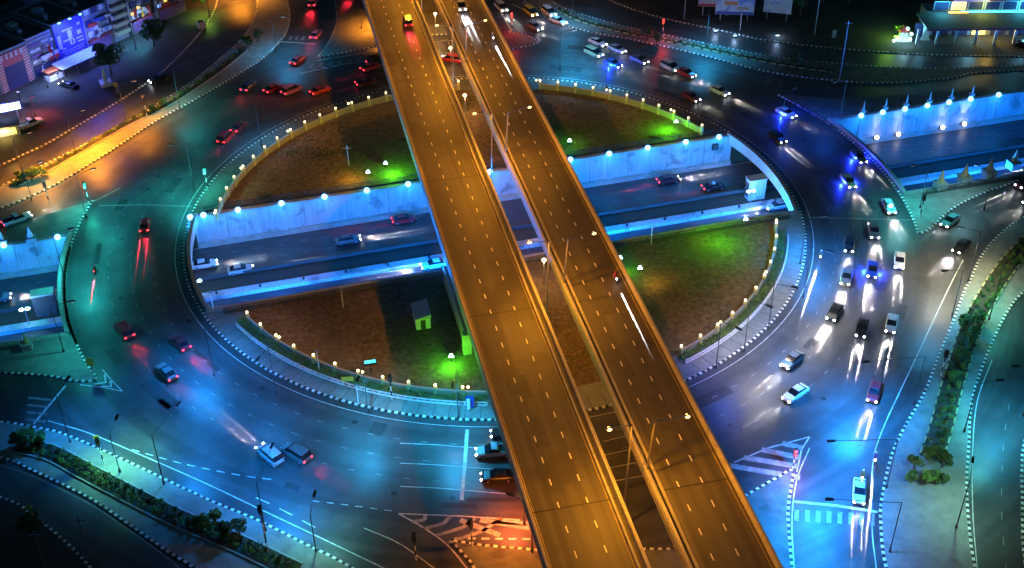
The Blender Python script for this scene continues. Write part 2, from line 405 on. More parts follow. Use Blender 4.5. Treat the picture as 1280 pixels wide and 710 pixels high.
line(smooth(pts((993, 715), (990, 650), (996, 600), (1012, 560))), 0.15)
line(smooth(pts((1222, 715), (1216, 640), (1216, 560), (1222, 500), (1240, 450))), 0.13)
dashes(smooth(pts((1258, 715), (1252, 640), (1254, 560), (1262, 500))), 0.13, 1.5, 3, FAINTP)
line(smooth(pts((0, 293), (45, 279), (90, 263), (125, 248), (150, 235))), 0.14)
dashes(smooth(pts((60, 275), (95, 262))), 0.3, 1.2, 0.8)
line(smooth(pts((700, 33), (760, 55), (870, 82), (960, 98), (1010, 106))), 0.12, FAINTP)
line(smooth(pts((320, 84), (254, 124), (150, 187), (80, 228), (0, 267))), 0.12, FAINTP)
line(smooth(pts((-10, 578), (40, 595), (110, 629), (160, 662), (205, 694), (235, 720))), 0.13, FAINTP)
def hatch(o1, o2, n, w, m=None):
    """chevrons between two converging edges o1, o2 (lists of two points), pointing at the first end"""
    for i in range(1, n+1):
        t = i/(n+0.4); a = o1[0].lerp(o1[1], t); b = o2[0].lerp(o2[1], t); ap = (o1[0]+o2[0])/2; mid = (a+b)/2+(((o1[1]+o2[1])/2)-ap).normalized()*w*1.6
        line([a, mid], w, m); line([mid, b], w, m, z=Z1+.004)
line(pts((498, 642), (575, 645), (650, 650)), 0.2); line(smooth(pts((498, 642), (530, 660), (560, 682), (585, 712))), 0.2)
hatch(pts((500, 642), (640, 648)), pts((500, 644), (566, 682)), 4, 0.55, FAINT2)
for a, b in (((575, 650), (625, 669)), ((600, 650), (662, 660)), ((620, 652), (668, 655))): line(pts(a, b), 0.8, FAINT2)
dashes(pts((568, 673), (690, 674)), 0.3, 1.0, 0.8)
line(pts((918, 578), (960, 560), (1012, 546)), 0.2); line(pts((1012, 546), (1002, 562), (996, 590)), 0.2)
for a, b in (((912, 582), (1000, 597)), ((930, 572), (998, 583)), ((952, 562), (1000, 572)), ((978, 554), (1003, 560))): line(pts(a, b), 1.0, FAINT2, z=Z1+.003)
line(pts((128, 462), (140, 476), (153, 489)), 0.2); line(pts((100, 481), (128, 484), (153, 489)), 0.2)
for a, b, c in (((131, 468), (132, 478), (118, 480)), ((138, 476), (139, 483), (126, 483))): line(pts(a, b, c), 0.35)
line(pts((396, 76), (480, 62), (560, 50)), 0.2); line(pts((375, 92), (430, 80), (480, 73), (600, 62)), 0.2)
for i in range(9): x = 384+i*12; line(pts((x+8, 80-i*1.7), (x+2, 84-i*1.7), (x+14, 88-i*2.2)), 0.45, FAINTP)
for i in range(5): x = 642+i*7; line(pts((x, 46), (x+5, 50), (x+2, 54)), 0.5)
line(pts((660, 15), (640, 5)), 0.2)
for i in range(4): line(pts((754+i*1.0, 552+i*17), (790+i*6, 543+i*17)), 0.12, ROADP)
# underpass lane lines
for v in (10.4, 6.7, -6.2, -10.2): dashes([uv(-200, v), uv(200, v)], 0.14, 1.2, 3.2, FAINTP, z=-5.99)
line([uv(-200, 13.3), uv(200, 13.3)], 0.13, ROADP, z=-5.99); line([uv(-200, 3.5), uv(200, 3.5)], 0.13, ROADP, z=-5.99)

# repairs and manholes
PATCH = mat('asphalt_patch', (.028, .029, .031), .7, var=.3, scale=2); rnd0 = random.Random(5)
def patch(p, a, w, l, z=.003):
    struct(MB().box((p.x, p.y, z-.003), l, w, .003, a).build('asphalt_patch', PATCH))
for k in range(34):
    a = rnd0.uniform(0, 360); r = rnd0.uniform(58, 73); patch(pol(r, a), math.radians(a+90), rnd0.uniform(.8, 2.6), rnd0.uniform(2, 8))
for k in range(26):
    a = rnd0.uniform(0, 360); p = pol(rnd0.choice((58.5, 62, 66, 70.5)), a)
    struct(MB().tube((p.x, p.y, .0), (p.x, p.y, .005), .42, .42, 14).build('manhole_cover', BLACKM))
# sparse grass on the island soil
def tufts(name, sign, n, seed):
    r = random.Random(seed); mb = MB(); cl = [(r.uniform(-47, 47), r.uniform(17, 47), r.uniform(1, 5)) for _ in range(46)]
    for _ in range(n):
        c = r.choice(cl); u, v = c[0]+r.gauss(0, c[2]), sign*(c[1]+r.gauss(0, c[2]*.6))
        if math.hypot(u, v) > 48.8 or (v < 16.5 if sign > 0 else v > -17.5): continue
        p = uv(u, v, .15); h = r.uniform(.05, .16)
        for _k in range(2):
            a = r.uniform(0, PI); d = Vector((math.cos(a), math.sin(a), 0))*r.uniform(.06, .16); l = Vector((r.uniform(-.1, .1), r.uniform(-.1, .1), h)); mb.quad(p-d, p+d, p+d*.3+l, p-d*.3+l)
    struct(mb.build(name, GRASS), 'stuff')
tufts('grass', 1, 6000, 1); tufts('grass', -1, 6000, 2)

# ------------------------------------------------------------------ underpass walls and median
lampN_mid = [(257, 289), (299, 271), (354, 264), (408, 255), (461, 246), (513, 238), (616, 222), (716, 205), (765, 198), (813, 190), (861, 183), (909, 184)]
def ucoord(p): return (p.x-CX)*U.x+(p.y-CY)*U.y
pil_u = [ucoord(at(x, y, 0)) for x, y in lampN_mid]
def wall_run(name, u0, u1, vface, sgn, label, pil):
    t = empty(name, uv((u0+u1)/2, vface, -6), 0, label, 'wall'); inv = Vector(t.location)
    def loc(m): m.v = [(x-inv.x, y-inv.y, z-inv.z) for x, y, z in m.v]; return m
    loc(MB().beam(uv(u0, vface+sgn*.25), uv(u1, vface+sgn*.25), 0.5, -6, 0.05)).build('wall_face', WALLC, t)
    loc(MB().beam(uv(u0, vface+sgn*.2), uv(u1, vface+sgn*.2), 0.9, 0.052, 0.42)).build('coping', CONC, t)
    loc(MB().beam(uv(u0, vface-sgn*.35), uv(u1, vface-sgn*.35), 0.7, -6, -5.2)).build('footing_barrier', CONC, t)
    for u in pil:
        if u0+.5 < u < u1-.5: loc(MB().beam(uv(u-.45, vface-sgn*.12), uv(u+.45, vface-sgn*.12), 0.24, -5.2, 0.04)).build('pilaster', WALLC, t)
        x = u+3.9
        if u0 < x < u1: loc(MB().beam(uv(x-.03, vface-sgn*.01), uv(x+.03, vface-sgn*.01), 0.02, -5.2, 0.04)).build('panel_joint', DARKC, t)
    return t
wall_run('retaining_wall', -52.6, 52.6, VN, 1, 'pale panelled retaining wall with blue lamps along the underpass inside the round island', pil_u)
lampR = [(1074, 143), (1101, 139), (1129, 135), (1156, 130), (1183, 126), (1210, 122), (1248, 119)]
lampL = [(4, 315), (71, 319)]
wall_run('retaining_wall', 73.9, 200, VN, 1, 'pale panelled retaining wall under the row of white spires right of the ring road', [ucoord(at(x, y, 0)) for x, y in lampR])
wall_run('retaining_wall', -200, -73.9, VN, 1, 'pale retaining wall of the underpass left of the ring road', [-84, -96, -108])
for u0, u1, lb in ((-52.3, 52.3, 'near retaining wall of the underpass inside the round island, seen from above'), (73.6, 200, 'near retaining wall of the underpass right of the ring road'), (-200, -73.6, 'near retaining wall of the underpass left of the ring road')):
    wall_run('retaining_wall', u0, u1, VS, -1, lb, [])
# end parapets over the tunnel mouths
for r, side, lb in ((54.0, -1, 'curved concrete parapet over the tunnel mouth at the left end of the island cut'), (54.0, 1, 'curved concrete parapet over the tunnel mouth at the right end of the island cut'),
                    (75.3, -1, 'curved concrete parapet at the left outer edge of the ring road'), (75.3, 1, 'curved concrete parapet at the right outer edge of the ring road')):
    o = ribbon('bridge_parapet', arc_v(r, side, VS-.3, VN+.6, 24), 0.6, -1.4, 0.75, CONC); tag(o, lb, 'parapet')
# railings along the cut
def railing(u0, u1, v, label):
    t = empty('railing', uv((u0+u1)/2, v, 0.15), AU, label, 'railing'); L = u1-u0
    m = MB(); m.box((0, 0, .55), L, .07, .06); m.box((0, 0, .95), L, .09, .08); m.build('rail', BLACKM, t)
    k = int(L/3); pm = MB().box((0, 0, 0), .09, .09, .95).mesh('railing_post'); pm.materials.append(BLACKM)
    for i in range(k+1): link('post', pm, None, t).location = (-L/2+i*L/k, 0, 0)
    MB().box((0, 0, 0), L, .4, .25).build('plinth', DARKC, t)
railing(-50.5, 51, VN+1.7, 'long dark railing behind the far underpass wall on the round island')
railing(-49.5, 50, VS-1.6, 'long dark railing along the near edge of the underpass on the round island')
railing(77.5, 150, VS-1.3, 'dark railing along the near edge of the underpass right of the ring road')
# median of the underpass
t = empty('median_barrier', uv(0, -2, -6), AU, 'concrete median barrier down the middle of the underpass', 'barrier')
MB().box((0, -.9, 0), 400, 1.7, .75).build('barrier_wall', WALLC, t)
MB().box((0, 4.9, 0), 400, .5, .8).build('barrier_wall', DARKC, t)
MB().box((0, 2.2, 0), 400, 4.4, .25).build('planting_bed', mat('dark_planting', (0.03, 0.035, 0.025), .9), t)
for k in range(-8, 9): MB().box((k*7.5+2, -.9, .752), 0.35, .35, .4).build('bollard', BLACKM, t)
for px, lb in (((941, 240), 'white concrete pier in the underpass median at the right tunnel mouth'), ((58, 394), 'grey concrete pier in the underpass median left of the ring road')):
    u = ucoord(at(px[0], px[1], -5)); t = empty('tunnel_pier', uv(u, 0.2, -5.7), AU, lb, 'pier')
    MB().box((0, 0, 0), 3.4, 1.8, 4.2).build('shaft', WALLC if px[0] > 500 else DARKC, t); MB().box((-1.81, 0, .6), .06, 1.2, 3).build('dark_recess', DARKC, t)
    MB().box((0, 0, 4.202), 3.7, 2.1, .3).build('cap', CONC, t)
# small dark notice plates and cabinets on the walls
for x, y, lb in ((240, 302, 'dark cabinet on the underpass wall near the left tunnel mouth'), (905, 193, 'dark cabinet on the underpass wall near the right tunnel mouth')):
    u = ucoord(at(x, y, -1)); t = empty('wall_cabinet', uv(u, VN-.2, -2.2), AU, lb, 'cabinet'); MB().box((0, 0, 0), 1.3, .35, 1.3).build('cabinet_box', BLACKM, t); MB().box((0, -.2, .15), 1.0, .04, 1.0).build('door', DARKC, t)

# ------------------------------------------------------------------ flyovers
BARR = mat('barrier_concrete', (.5, .48, .44), .8, spots=(.5, .6, (.36, .34, .31)))
DPATCH = mat('deck_patch', (.068, .064, .058), .65, var=.3, scale=1.5)
def flyover(n0, n1, dash_n, label, inner):
    t = empty('flyover', nd((n0+n1)/2, 0, 0), AD-PI/2, label, 'flyover')      # local +y runs along the deck
    w = n1-n0; y0, y1 = -150, 260; L = y1-y0; ym = (y0+y1)/2
    MB().box((0, ym, 8.0), w, L, .5).build('deck', DECKM, t)
    MB().box((0, ym, 6.6), w*.55, L, 1.398).build('girder', CONC, t)
    for sg in (-1, 1):
        m = MB(); x = sg*(w/2-.22)
        q = [(x-.22, 7.7), (x+.22, 7.7), (x+.22, 8.8), (x+.2, 9.5), (x-.2, 9.5), (x-.22, 9.45)]
        m.hexa([(a, y0, b) for a, b in q], [(a, y1, b) for a, b in q]); m.build('edge_barrier', BARR, t)
        m = MB(); m.box((sg*(w/2-.22), ym, 9.62), .1, L, .07)
        for k in range(int(L/4)): m.box((sg*(w/2-.22), y0+k*4, 9.5), .1, .1, .12)
        m.build('hand_rail', STEEL, t)
    x = (w/2-1.15) if inner > 0 else -(w/2-1.15)
    MB().box((x, ym, 8.502), .32, L, .45).build('service_kerb', CONC, t)
    for n in dash_n:
        m = MB(); x = n-(n0+n1)/2
        for k in range(int(L/4.05)):
            if k == 0: m.box((0, 0, 0), .16, 1.15, .004); dm = m.mesh('lane_dash'); dm.materials.append(WPAINT)
            y = -150+.6+k*4.05
            if -115 < y < 140: link('lane_dash', dm, None, t).location = (x, y+.57, 8.502)
    for sg in (-1, 1):
        m = MB(); x = sg*(w/2-.85)
        if sg == inner: x = sg*(w/2-1.5)
        m.quad((x-.05, y0, 8.506), (x+.05, y0, 8.506), (x+.05, y1, 8.506), (x-.05, y1, 8.506)); m.build('edge_line', mat('ochre_line', (.4, .3, .1), .7), t)
    for y in (-120, -80.5, -40, 0, 40, 80, 120): MB().box((0, y, 8.501), w-.9, .16, .006).build('expansion_joint', BLACKM, t)
    rp = random.Random(int(w*10))
    for k in range(8): MB().box((rp.uniform(-.36, .3)*w, rp.uniform(-90, 110), 8.501), rp.uniform(.8, 2.6), rp.uniform(2, 9), .003).build('repair_patch', DPATCH, t)
    for y in (-138, -100, -60, -21.5, 20.5, 60, 98, 140):
        m = MB(); m.box((0, y, -.0), 2.6, 1.5, 5.2); c = m.build('pier', CONC, t)
        m = MB(); m.hexa([(-1.3, y-.8, 5.2), (1.3, y-.8, 5.2), (1.3, y+.8, 5.2), (-1.3, y+.8, 5.2)], [(-w*.42, y-.8, 6.2), (w*.42, y-.8, 6.2), (w*.42, y+.8, 6.2), (-w*.42, y+.8, 6.2)])
        m.box((0, y, 6.2), w*.84, 1.6, .398); m.build('crosshead', CONC, c)
    return t
flyover(-12.95, -1.15, (-8.85, -5.2), 'left elevated road deck lit orange, with two dashed lane lines and pale outer barrier', 1)
flyover(3.1, 13.65, (6.6, 9.7), 'right elevated road deck, darker orange brown, with bright orange edge barriers', -1)
# street lamps of the flyover: pairs of curved poles in the gap
SOD = (1.0, 0.35, 0.015)
def deck_lamp(side, d, label):
    n = 0.45 if side < 0 else 3.32; base_z = 0.15 if side < 0 else 9.5
    t = empty('street_lamp', nd(n, d, base_z), AD-PI/2, label, 'street lamp', 'paired lamps of the flyover')
    h = 17.9-base_z; s = side; xh = -2.9 if s < 0 else 4.05; hz = h+1.1; yh = -1.5
    MB().tube((0, 0, 0), (.5, 0, h-.4), .16, .1).build('pole', STEEL, t)
    MB().tube((.5, 0, h-.42), (xh-s*-.4, yh, hz), .07, .06).build('arm', STEEL, t)
    m = MB(); m.hexa([(xh-.45, yh-.2, hz-.06), (xh+.45, yh-.2, hz-.06), (xh+.45, yh+.2, hz-.06), (xh-.45, yh+.2, hz-.06)], [(xh-.3, yh-.12, hz+.12), (xh+.3, yh-.12, hz+.12), (xh+.3, yh+.12, hz+.12), (xh-.3, yh+.12, hz+.12)])
    hd = m.build('lamp_head', STEEL, t)
    MB().ball((xh, yh, hz-.08), .36, 10, 6, .55).build('lens', ORANGEG, hd)
    lamp('lamp_light', 'SPOT', (xh, yh, hz-.5), 13000 if side < 0 else 4600, SOD, .3, t, (0, 0, -1), math.radians(160), .22)
for d, w in ((-160, 'beyond the bottom edge'), (-118.5, 'beneath the view'), (-77.5, 'nearest the bottom of the view'), (-36.2, 'just below the underpass crossing'), (5, 'just above the underpass crossing'), (43.2, 'near the top of the view'), (84, 'far end of the flyover'), (125, 'beyond the top edge')):
    for sd, wn in ((-1, 'left'), (1, 'right')): deck_lamp(sd, d, f'orange street lamp over the {wn} flyover deck, {w}')

# ------------------------------------------------------------------ lamps of the underpass
BL = (0.015, 0.38, 1.0)
def wall_lamp(x, y, z=0.6, en=2200, col=BL, globe=None, label='round blue lamp on the coping of the underpass wall', group='blue lamps along the underpass walls', v=None, r=.33):
    p = at(x, y, z); t = empty('wall_lamp', (p.x, p.y, 0.42), AU, label, 'wall lamp', group)
    MB().tube((0, 0, 0), (0, 0, .3), .07, .07).build('bracket', BLACKM, t)
    MB().ball((0, 0, .4), r, 12, 8).build('globe', globe or BLUEG, t, True)
    q = Vector((0, -.9, -.1)); lamp('lamp_light', 'POINT', q, en, col, .3, t)
def wl_on_wall(x, y, **k): 
    u = ucoord(at(x, y, .6)); p = uv(u, VN-.15, .42)
    t = empty('wall_lamp', p, AU, k.get('label', 'round blue lamp on the coping of the underpass wall inside the island'), 'wall lamp', k.get('group', 'blue lamps along the underpass wall inside the island'))
    MB().tube((0, 0, 0), (0, -.25, .25), .07, .07).build('bracket', BLACKM, t)
    MB().ball((0, -.4, .35), .5, 12, 8).build('globe', BLUEG, t, True)
    lamp('lamp_light', 'POINT', (0, -2.2, -.2), k.get('en', 2300)*K_WALL*.95, k.get('col', BL), .3, t)
for x, y in lampN_mid+[(240, 291)]: wl_on_wall(x, y, en=2600 if x not in (461, 408) else 1500)
for x, y in lampR: wl_on_wall(x, y, en=2800, col=(0.01, .26, 1), label='round blue lamp on the underpass wall right of the ring road', group='blue lamps under the white spires')
for x, y in lampL: wl_on_wall(x, y, label='round blue lamp on the underpass wall left of the ring road', group='blue lamps left of the ring road')
# white spires on posts along the wall (right and left of the ring)
def spire(p, rz, col, label, group, plinth=(1.5, 1.5, 1.3), h=2.6):
    t = empty('spire', p, rz, label, 'spire', group)
    MB().box((0, 0, 0), *plinth).build('plinth', WALLC, t)
    MB().box((0, 0, plinth[2]), plinth[0]+.3, plinth[1]+.3, .18).build('cap', CONC, t)
    m = MB(); rb = plinth[0]*.38; b = [(math.cos(a)*rb, math.sin(a)*rb, plinth[2]+.18) for a in [PI/4*i for i in range(8)]]; tp = [(x*.1, y*.1, plinth[2]+.18+h) for x, y, z in b]
    m.hexa(b, tp).build('cone', col, t)
for x, y in ((1073, 134), (1101, 130), (1128, 127), (1156, 122), (1183, 118), (1210, 115)):
    u = ucoord(at(x, y+4, 0)); spire(uv(u, VN+1.1, .15), AU, CONC, 'slim white spire on a post above the far underpass wall', 'white spires above the right underpass wall', (.7, .7, .7), 2.0)
TERRA = mat('terracotta_cone', (.5, .3, .12), .7)
for x, y in ((1174, 236), (1204, 228), (1235, 221), (1266, 210)): spire(at(x, y, .15), AU, TERRA, 'tan cone on a white plinth beside the right approach road', 'tan cones on white plinths', (1.9, 1.9, 1.3), 2.5)
for x, y, lb in ((35, 436, 'tan cone on a white plinth at the near edge of the left underpass'), (40, 303, 'dark topped white pillar above the left underpass wall'), (4, 306, 'pale spire on the left underpass wall beside the picture edge')): spire(at(x, y, .15), AU, TERRA if y > 400 else WPAINT, lb, None, (1.5, 1.5, 1.1), 2.0)
# uplights at the wall foot
for x, y in ((1093, 171), (1120, 167), (1175, 158), (1201, 153)):
    u = ucoord(at(x, y, -5)); t = empty('uplight', uv(u, VN-1.2, -5.2), AU, 'round floodlight at the foot of the wall shining up a pilaster', 'floodlight', 'floodlights at the foot of the right wall')
    MB().box((0, .5, 0), .8, .5, .5).build('housing', BLACKM, t); MB().ball((0, .1, .5), .42, 12, 8).build('lens', mat('warm_white_lens', (1, 1, 1), emit=(1, .93, .82), es=12), t, True)
    lamp('lamp_light', 'SPOT', (0, -.2, .6), 3500, (1, .82, .6), .2, t, (0, .38, 1), math.radians(42), .6)
# pole lamps in the underpass median
def median_lamp(x, y, lb):
    u = ucoord(at(x, y, -3)); p = uv(u, -2.9, -5.25); t = empty('street_lamp', p, AU, lb, 'street lamp')
    MB().tube((0, 0, 0), (0, 0, 3.2), .1, .07).build('pole', STEEL, t)
    m = MB(); m.ball((-.5, 0, 3.2), .4, 12, 8, .5); m.ball((.5, 0, 3.2), .4, 12, 8, .5); m.build('lamp_head', COOLG, t, True)
    lamp('lamp_light', 'POINT', (0, 0, 4.2), 1200, (.2, .55, 1), .3, t)
median_lamp(933, 238, 'twin headed white lamp in the underpass median near the right tunnel mouth')
median_lamp(32, 397, 'twin headed white lamp in the underpass median left of the ring road')
median_lamp(246, 350, 'white lamp in the underpass median near the left tunnel mouth')
# unseen fill lamps added to colour the underpass road blue
for u in (-120, -95, -40, -15, 22, 45, 95, 125):
    t = empty('underpass_fill_lamp', uv(u, -14.6, -1.0), AU, 'added blue fill lamp under the coping of the near underpass wall', 'wall lamp', 'added fill lamps on the near underpass wall')
    MB().box((0, .1, 0), .9, .3, .3).build('housing', BLACKM, t); MB().box((0, .27, .03), .7, .05, .22).build('lens', BLUEG, t)
    lamp('lamp_light', 'POINT', (0, 3.0, -.3), 27000, (.004, .2, 1), .3, t)

# ------------------------------------------------------------------ island boundary walls with post lamps
YWALL = mat('cream_wall', (.30, .27, .15), .8, spots=(.6, .6, (.25, .24, .15)))
LPOST = mat('lamp_post_paint', (.5, .45, .2), .6)
def garden(quad, a0, a1, step, label, railing_front, hedge):
    t = empty('boundary_wall', pol(49.9, (a0+a1)/2, .15), 0, label, 'wall'); base = Vector(t.location)
    def rel(ps): return [Vector((p.x-base.x, p.y-base.y)) for p in ps]
    hgt = 1.2 if not hedge else .8
    ribbon('wall_face', rel(arc(49.9, a0, a1, 1)), .22, 0, hgt, YWALL, t); ribbon('coping', rel(arc(49.9, a0, a1, 1)), .36, hgt+.002, hgt+.12, CONC, t)
    n = int(round((a1-a0)/step))
    for i in range(n+1):
        a = a0+(a1-a0)*i/n; big_ = (i % 4 == 2)
        p = pol(49.9, a)-base
        MB().box((p.x, p.y, 0), .5, .5, hgt+.45, math.radians(a)).build('post', LPOST, t)
        g = empty('garden_lamp', pol(49.9, a, .15+hgt+.45), math.radians(a), f'small warm white globe lamp on the {quad} curved wall of the round island', 'garden lamp', f'globe lamps on the {quad} curved wall')
        MB().tube((0, 0, 0), (0, 0, .25), .05, .05, 6).build('stem', BLACKM, g)
        MB().ball((0, 0, .42), .21, 10, 6).build('globe', WARMG, g, True)
        if big_: MB().ball((0, .8, .42), .21, 10, 6).build('globe', WARMG, g, True); MB().tube((0, 0, .1), (0, .8, .25), .04, .04, 6).build('arm', BLACKM, g)
        lamp('lamp_light', 'POINT', (-3.0, 0, 1.6), 75 if 'upper right' not in quad else 30, (1, .46, .10), .25, g)  # orange fill added inside the wall, away from the globe, to warm the soil
ROWS = {}
garden('upper left', 99, 181, 4.6, 'low curved cream wall with lamp posts along the upper left of the round island', False, False)
garden('upper right', 34.5, 79, 4.5, 'low curved yellow green wall with lamp posts along the upper right of the round island', False, False)
garden('lower left', 218, 269.5, 4.5, 'low curved wall with lamp posts behind the hedge of the lower left island', True, True)
garden('lower right', 305, 352, 4.5, 'low curved wall with lamp posts behind the hedge of the lower right island', True, True)
# foliage
def leaf_mass(mb, c, rx, ry, rz, n, s, rnd, clumps=5):
    cs = []
    for _ in range(clumps):
        a = rnd.uniform(0, 2*PI); r = rnd.uniform(.1, .65); cs.append((math.cos(a)*r, math.sin(a)*r, rnd.uniform(-.35, .55), rnd.uniform(.32, .55)))
    for _ in range(n):
        q = rnd.choice(cs)
        while True:
            x, y, z = (rnd.uniform(-1, 1) for _ in range(3))
            if .25 < x*x+y*y+z*z < 1: break
        p = Vector((c[0]+(q[0]+x*q[3])*rx, c[1]+(q[1]+y*q[3])*ry, c[2]+(q[2]+z*q[3])*rz))
        d = Vector((rnd.gauss(0, 1), rnd.gauss(0, 1), rnd.gauss(.7, 1))).normalized(); e = d.orthogonal().normalized()*s*rnd.uniform(.6, 1.3); f_ = d.cross(e)*rnd.uniform(.4, .7)
        mb.quad(p-e, p-f_, p+e, p+f_)
def hedge_row(points, w, h, m, label, name='hedge', dens=70):
    rnd = random.Random(int(abs(points[0].x)*100)); mb = MB()
    for a, b in zip(points, points[1:]):
        L = (b-a).length; n = int(L*dens); d = (b-a).normalized(); s = Vector((-d.y, d.x, 0))
        for _ in range(n):
            hh = h*(.75+.25*math.sin(a.x*1.3+rnd.random()*2)); p = a+d*rnd.uniform(0, L)+s*rnd.uniform(-w/2, w/2); z = .15+hh*rnd.random()**.6
            e = Vector((rnd.gauss(0, 1), rnd.gauss(0, 1), rnd.gauss(0, .5))).normalized()*rnd.uniform(.1, .24); f_ = Vector((rnd.gauss(0, 1), rnd.gauss(0, 1), rnd.gauss(0, .5))).normalized()*rnd.uniform(.08, .18)
            p = Vector((p.x, p.y, z)); mb.quad(p-e, p-f_, p+e, p+f_)
    o = mb.build(name, m); tag(o, label, 'hedge'); return o
hedge_row(arc(50.9, 217, 269, 1.5), 1.2, .8, LEAFA, 'clipped green hedge on the lower left curve of the round island')
hedge_row(arc(50.9, 304, 352, 1.5), 1.2, .8, LEAFA, 'clipped green hedge on the lower right curve of the round island')
def balustrade(a0, a1, label):
    t = empty('low_fence', pol(52, (a0+a1)/2, .15), 0, label, 'fence'); base = Vector(t.location)
    q = [Vector((p.x-base.x, p.y-base.y)) for p in arc(52, a0, a1, 1)]
    ribbon('top_rail', q, .16, .55, .68, WPAINT, t); ribbon('bottom_rail', q, .2, 0, .16, WPAINT, t)
    bm_ = MB().box((0, 0, 0), .16, .16, .39).mesh('baluster'); bm_.materials.append(WPAINT)
    for p in resample(q, False, 1.0)[:98]: link('baluster', bm_, None, t).location = (p.x, p.y, .16)
balustrade(218, 269, 'low white balustrade between hedge and pavement, lower left of the round island')
balustrade(304, 350, 'low white kerb rail between hedge and pavement, lower right of the round island')

def tree(loc, h, r, m, label, n=900, group=None, name='tree', trunk=.16, seed=0, s=.32):
    rnd = random.Random(seed+int(loc[0]*37)); t = empty(name, loc, 0, label, 'tree', group)
    tb = MB(); tb.tube((0, 0, -.05), (.1, .05, h*.55), trunk, trunk*.6, 7)
    for _ in range(5):
        a = rnd.uniform(0, 2*PI); tb.tube((.08, .04, h*rnd.uniform(.35, .52)), (math.cos(a)*r*.6, math.sin(a)*r*.6, h*rnd.uniform(.65, .85)), trunk*.45, trunk*.15, 5)
    tb.build('trunk', WBARK, t); c = MB(); leaf_mass(c, (0, 0, h*.68), r, r, h*.4, n, s, rnd, 8); c.build('crown', m, t)
def protoshrub(m, seed, name='shrub'):
    rnd = random.Random(seed); c = MB(); leaf_mass(c, (0, 0, .45), .65, .65, .5, 90, .17, rnd, 4); me = c.mesh('shrub'); me.materials.append(m); return me
SH = [protoshrub(LEAFA, 1), protoshrub(LEAFB, 2), protoshrub(LEAFA, 3)]
def shrubs(points, step, label, group, kinds=(0, 1, 2), sc=1.0, jit=.15):
    rnd = random.Random(len(points)*7+int(points[0].x))
    for p in resample(points, False, step):
        o = bpy.data.objects.new('shrub', SH[rnd.choice(kinds)]); COL.objects.link(o)
        o.location = (p.x+rnd.uniform(-jit, jit), p.y+rnd.uniform(-jit, jit), .15); o.rotation_euler = (0, 0, rnd.uniform(0, 6)); s = sc*rnd.uniform(.8, 1.25); o.scale = (s, s, s*rnd.uniform(.8, 1.3)); tag(o, label, 'shrub', group)
def bed(points, w, km=None, label='kerb'):
    P = smooth(points); struct(ribbon('planting_bed', P, w, .15, .26, mat('bed_soil', (.05, .045, .03), .95)))
    for sg in (-1, 1):
        q = []
        for i, p in enumerate(P):
            a = P[max(0, i-1)]; b = P[min(len(P)-1, i+1)]; d = (b-a).normalized(); q.append(p+Vector((-d.y, d.x))*sg*(w/2+.1))
        struct(ribbon('bed_kerb', resample(q, False, .6), .22, .14, .36, km or CONC))
bed2 = pts((22, 558), (65, 568), (110, 592), (160, 618), (220, 648), (300, 682), (370, 716)); bed(bed2, 2.6)
off = [(0, -5), (0, 5)]
for (ox, oy), w in zip(off, ('upper', 'lower')):
    shrubs(smooth(pts(*[(x+ox, y+oy) for x, y in ((25, 558), (65, 568), (110, 592), (160, 618), (220, 648), (300, 682), (370, 716))])), 1.25, f'small dark shrub in the {w} row of the bottom left traffic strip', f'shrubs of the {w} row, bottom left strip', (1, 1, 0), .95)
c5 = ((1290, 300), (1258, 335), (1232, 375), (1213, 412), (1200, 450), (1188, 490), (1176, 535), (1163, 575)); bed(pts(*c5), 2.8, KERBY)
for ox, w in ((-6, 'left'), (6, 'right')): shrubs(smooth(pts(*[(x+ox, y) for x, y in c5])), 1.75, f'small green shrub in the {w} row of the right traffic strip', f'shrubs of the {w} row, right strip', (0, 1, 2), 1.0, .35)
c10 = ((20, 232), (60, 212), (110, 184), (155, 158), (205, 134), (240, 112), (275, 88), (305, 64)); bed(pts(*c10), 1.5, CONC)
shrubs(smooth(pts(*c10)), 1.3, 'small shrub in the long bed of the upper left traffic strip', 'shrubs of the upper left strip', (1, 0), .95, .25)
c9 = ((700, 14), (730, 28), (790, 43), (870, 59), (960, 78), (1040, 90)); bed(pts(*c9), 1.0, KERBY)
shrubs(smooth(pts(*c9)), 1.6, 'low shrub in the yellow edged bed of the upper right traffic strip', 'shrubs of the upper right strip', (1,), .7, .1)
